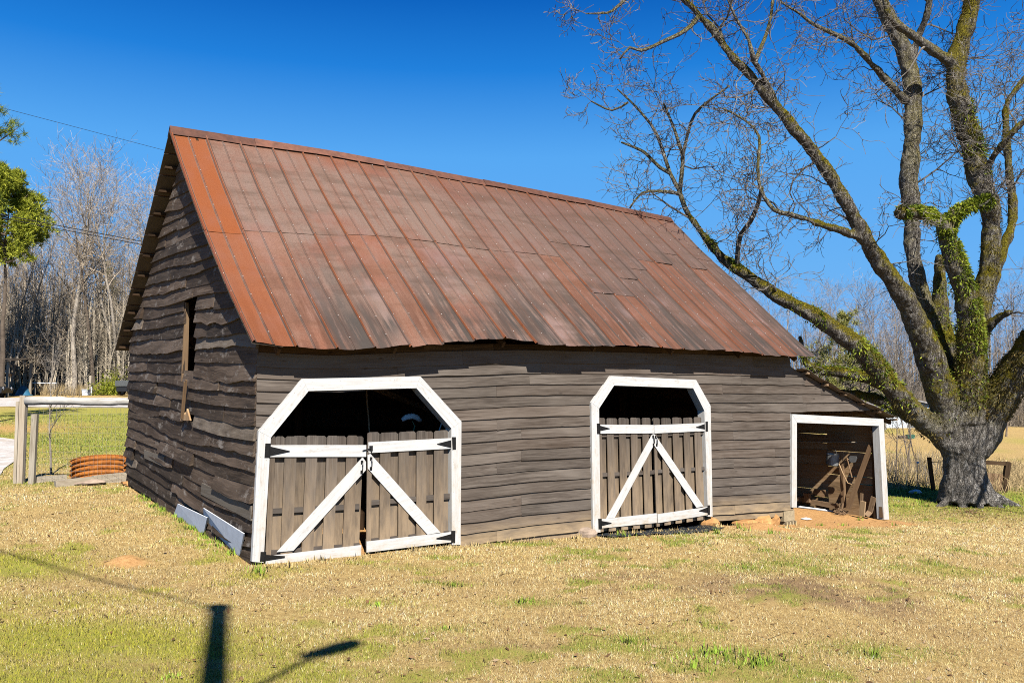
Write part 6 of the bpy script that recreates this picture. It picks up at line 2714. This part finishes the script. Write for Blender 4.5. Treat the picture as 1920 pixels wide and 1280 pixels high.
# pale bin and stakes
c = ground_at(163, 66)
mb = MB()
mb.slab([c + np.array([-.2, -.2, .0]), c + np.array([.2, -.2, 0]), c + np.array([.24, -.22, .42]), c + np.array([-.24, -.22, .42])], np.array([0, .42, 0]), Z, .5)
bn = mb.build('storage_bin', M['sheet'])
tag(bn, 'pale grey bin standing by the wooden stake at the woods edge', 'bin')
mb = MB()
mb.box(c + np.array([0, 0, .445]), np.array([.26, 0, 0]), np.array([0, .25, 0]), Z * .02)
mb.build('lid', M['whiteplastic'], bn)
c = ground_at(170, 66.6)
mb = MB()
mb.beam(c - Z * .1, c + Z * 1.55 + np.array([.03, 0, 0]), .17, .15, side=np.array([1., 0, 0]))
solo(mb, 'wooden_stake', M['post'], 'thick pale wooden stake beside the bin at the woods edge', 'stake')
c = ground_at(173, 66.2)
mb = MB()
mb.beam(c - Z * .1, c + Z * .72, .075, .05, side=np.array([1., 0, 0]))
solo(mb, 'wooden_stake', M['housewhite'], 'short thin white stake right of the thick stake', 'stake')
# white pipe rail
a, b = ground_at(60, 67), ground_at(108, 67)
pr = thing('pipe_rail', 'long white pipe rail on two short posts at the woods edge behind the tarpaulin', 'rail', (a + b) / 2)
mb = MB()
mb.tube([a + Z * 1.0, b + Z * .96], .035, 8)
mb.build('rail', M['whiteplastic'], pr)
for q in (a + (b - a) * .15, a + (b - a) * .85):
    mb = MB()
    mb.beam(q - Z * .1, q + Z * .95, .09, .09, side=np.array([1., 0, 0]))
    mb.build('post', M['post'], pr)
# open lean-to shed at the very left
c = ground_at(-14, 63)
sh = thing('open_shed', 'open timber shed with braced post at the left edge of the woods', 'shed', c)
for x in (-2.0, 1.15):
    for y in (0, 3):
        mb = MB()
        mb.beam(c + np.array([x, y, -.2]), c + np.array([x, y, 2.6]), .16, .16, side=np.array([1., 0, 0]))
        mb.build('post', M['post'], sh)
mb = MB()
mb.beam(c + np.array([-2.2, 0, 1.55]), c + np.array([1.4, 0, 1.6]), .18, .12, side=Z)
mb.build('beam', M['inner'], sh)
mb = MB()
mb.beam(c + np.array([.5, -.09, 2.5]), c + np.array([1.1, -.09, 1.75]), .1, .06, side=Z)
mb.beam(c + np.array([.4, -.09, 1.5]), c + np.array([1.1, -.09, .95]), .1, .06, side=Z)
mb.build('brace', M['post'], sh)
mb = MB()
mb.slab([c + np.array([-2.5, -.5, 2.62]), c + np.array([1.6, -.5, 2.62]), c + np.array([1.6, 3.5, 2.95]), c + np.array([-2.5, 3.5, 2.95])], Z * .05, np.array([1., 0, 0]))
mb.build('roof', M['roofdark'], sh)
car('dark car with pale window line parked at the left edge by the open shed', ground_at(-46, 61), .1, 'darkbody')

# ------------------------------------------------------------------ poles and wires
def utility_pole(h, label, loc, arm=True, lean=(0, 0)):
    root = thing('utility_pole', label, 'utility pole', loc)
    loc = np.asarray(loc, float)
    mb = MB()
    ln = np.array([lean[0], lean[1], 0.0])
    mb.tube([loc - Z * .5, loc + Z * h * .5 + ln * .5, loc + Z * h + ln], [.16, .14, .115], 14)
    mb.build('pole', M['post'], root)
    if arm:
        mb = MB()
        mb.beam(loc + np.array([-1.1, .14, h - .5]), loc + np.array([1.1, .14, h - .5]), .11, .09, side=Z)
        mb.build('crossarm', M['post'], root)
        for x in (-1.0, 1.0):
            mb = MB()
            mb.lathe(loc + np.array([x, .14, h - .44]), [(.02, 0), (.05, .03), (.03, .07), (.05, .1), (.02, .14)], 10)
            mb.build('insulator', M['glass'], root)
    else:
        mb = MB()
        mb.lathe(loc + Z * h + ln, [(.115, -.2), (.15, -.16), (.15, -.02), (.115, .02), (.01, .05)], 14)
        mb.build('cap', M['greybed'], root)
    return root


tel = math.tan(SUN_EL)
H1 = 12.0
top_sh = gpt(411, 1136)
hx, hy = math.sin(SUN_AZ), math.cos(SUN_AZ)
pole_xy = np.array([top_sh[0] + (H1 - top_sh[2]) / tel * hx, top_sh[1] + (H1 - top_sh[2]) / tel * hy])
p1 = np.array([top_sh[0] + H1 / tel * .308, top_sh[1] - H1 / tel * .951, 0.0])      # the pole leans a little
p1[2] = gz(p1[0], p1[1])
up1 = utility_pole(H1 - p1[2], 'tall wooden utility pole with a lamp arm standing behind the viewpoint', p1, arm=False, lean=(pole_xy[0] - p1[0], pole_xy[1] - p1[1]))
lamp_sh = gpt(622, 1218)
HL = 9.4
lp = np.array([lamp_sh[0] + (HL - lamp_sh[2]) / tel * hx, lamp_sh[1] + (HL - lamp_sh[2]) / tel * hy, HL])
att = p1 + np.array([(pole_xy[0] - p1[0]) * .71, (pole_xy[1] - p1[1]) * .71, 8.5 - p1[2]])
mb = MB()
mb.tube([att, att + (lp - att) * .35 + Z * .12, att + (lp - att) * .7 + Z * .12, lp - unit(lp - att) * .3], .035, 8)
ar = mb.build('lamp_arm', M['galv'], up1)
mb = MB()
dl = unit((lp - att) * np.array([1, 1, 0]))
mb.tube([lp - dl * .36, lp - dl * .2, lp + dl * .1, lp + dl * .3, lp + dl * .36], [.06, .1, .135, .11, .04], 12)
mb.build('lamp_head', M['tin'], ar, smooth=True)

pA, pB = np.array([-36., 30., gz(-36, 30)]), np.array([-15., 60., gz(-15, 60)])
utility_pole(17.6, 'tall utility pole standing outside the left edge of the view', pA)
utility_pole(14.9, 'utility pole standing hidden behind the barn roof', pB)


def wire_line(a, b, sag, r_, label):
    mb = MB()
    n = 24
    pts = [np.asarray(a) + (np.asarray(b) - np.asarray(a)) * k / n - Z * sag * 4 * (k / n) * (1 - k / n) for k in range(n + 1)]
    mb.tube(pts, r_, 4, caps=False)
    solo(mb, 'overhead_wire', M['wire'], label, 'wire')


def on_line(px, py, t):
    q = pA + (pB - pA) * t
    d = ray(px, py)
    return EYE[2] + d[2] * q[1] / d[1]


def t_of(px):
    f = (px - 960) / FPX / CP
    # x/y = f along the span
    a, d = pA, pB - pA
    return (f * a[1] - a[0]) / (d[0] - f * d[1])


for (xa, ya, xb, yb, r_, lab) in [(5, 205, 300, 281, .011, 'thin single overhead wire crossing the sky at upper left'),
                                  (0, 402, 265, 452, .022, 'upper of the two dark cables crossing in front of the left-hand woods'),
                                  (0, 408, 265, 458, .020, 'lower of the two dark cables crossing in front of the left-hand woods')]:
    ta, tb_ = t_of(xa), t_of(xb)
    za, zb2 = on_line(xa, ya, ta), on_line(xb, yb, tb_)
    sl = (zb2 - za) / (tb_ - ta)
    A, B = pA.copy(), pB.copy()
    A[2], B[2] = za - sl * ta, za + sl * (1 - ta)
    wire_line(A, B, .05, r_, lab)
ta = pA.copy()
wt = np.array([pole_xy[0], pole_xy[1], H1 - .12])
far_sh = gpt(8, 1012)
dirw = np.array([far_sh[0] - top_sh[0], far_sh[1] - top_sh[1]])
dirw /= np.linalg.norm(dirw)
endw = np.array([pA[0], pA[1], 0])
wire_line(wt, [wt[0] + dirw[0] * 46, wt[1] + dirw[1] * 46, 13.0], .9, .03, 'overhead cable running left from the lamp pole behind the viewpoint')
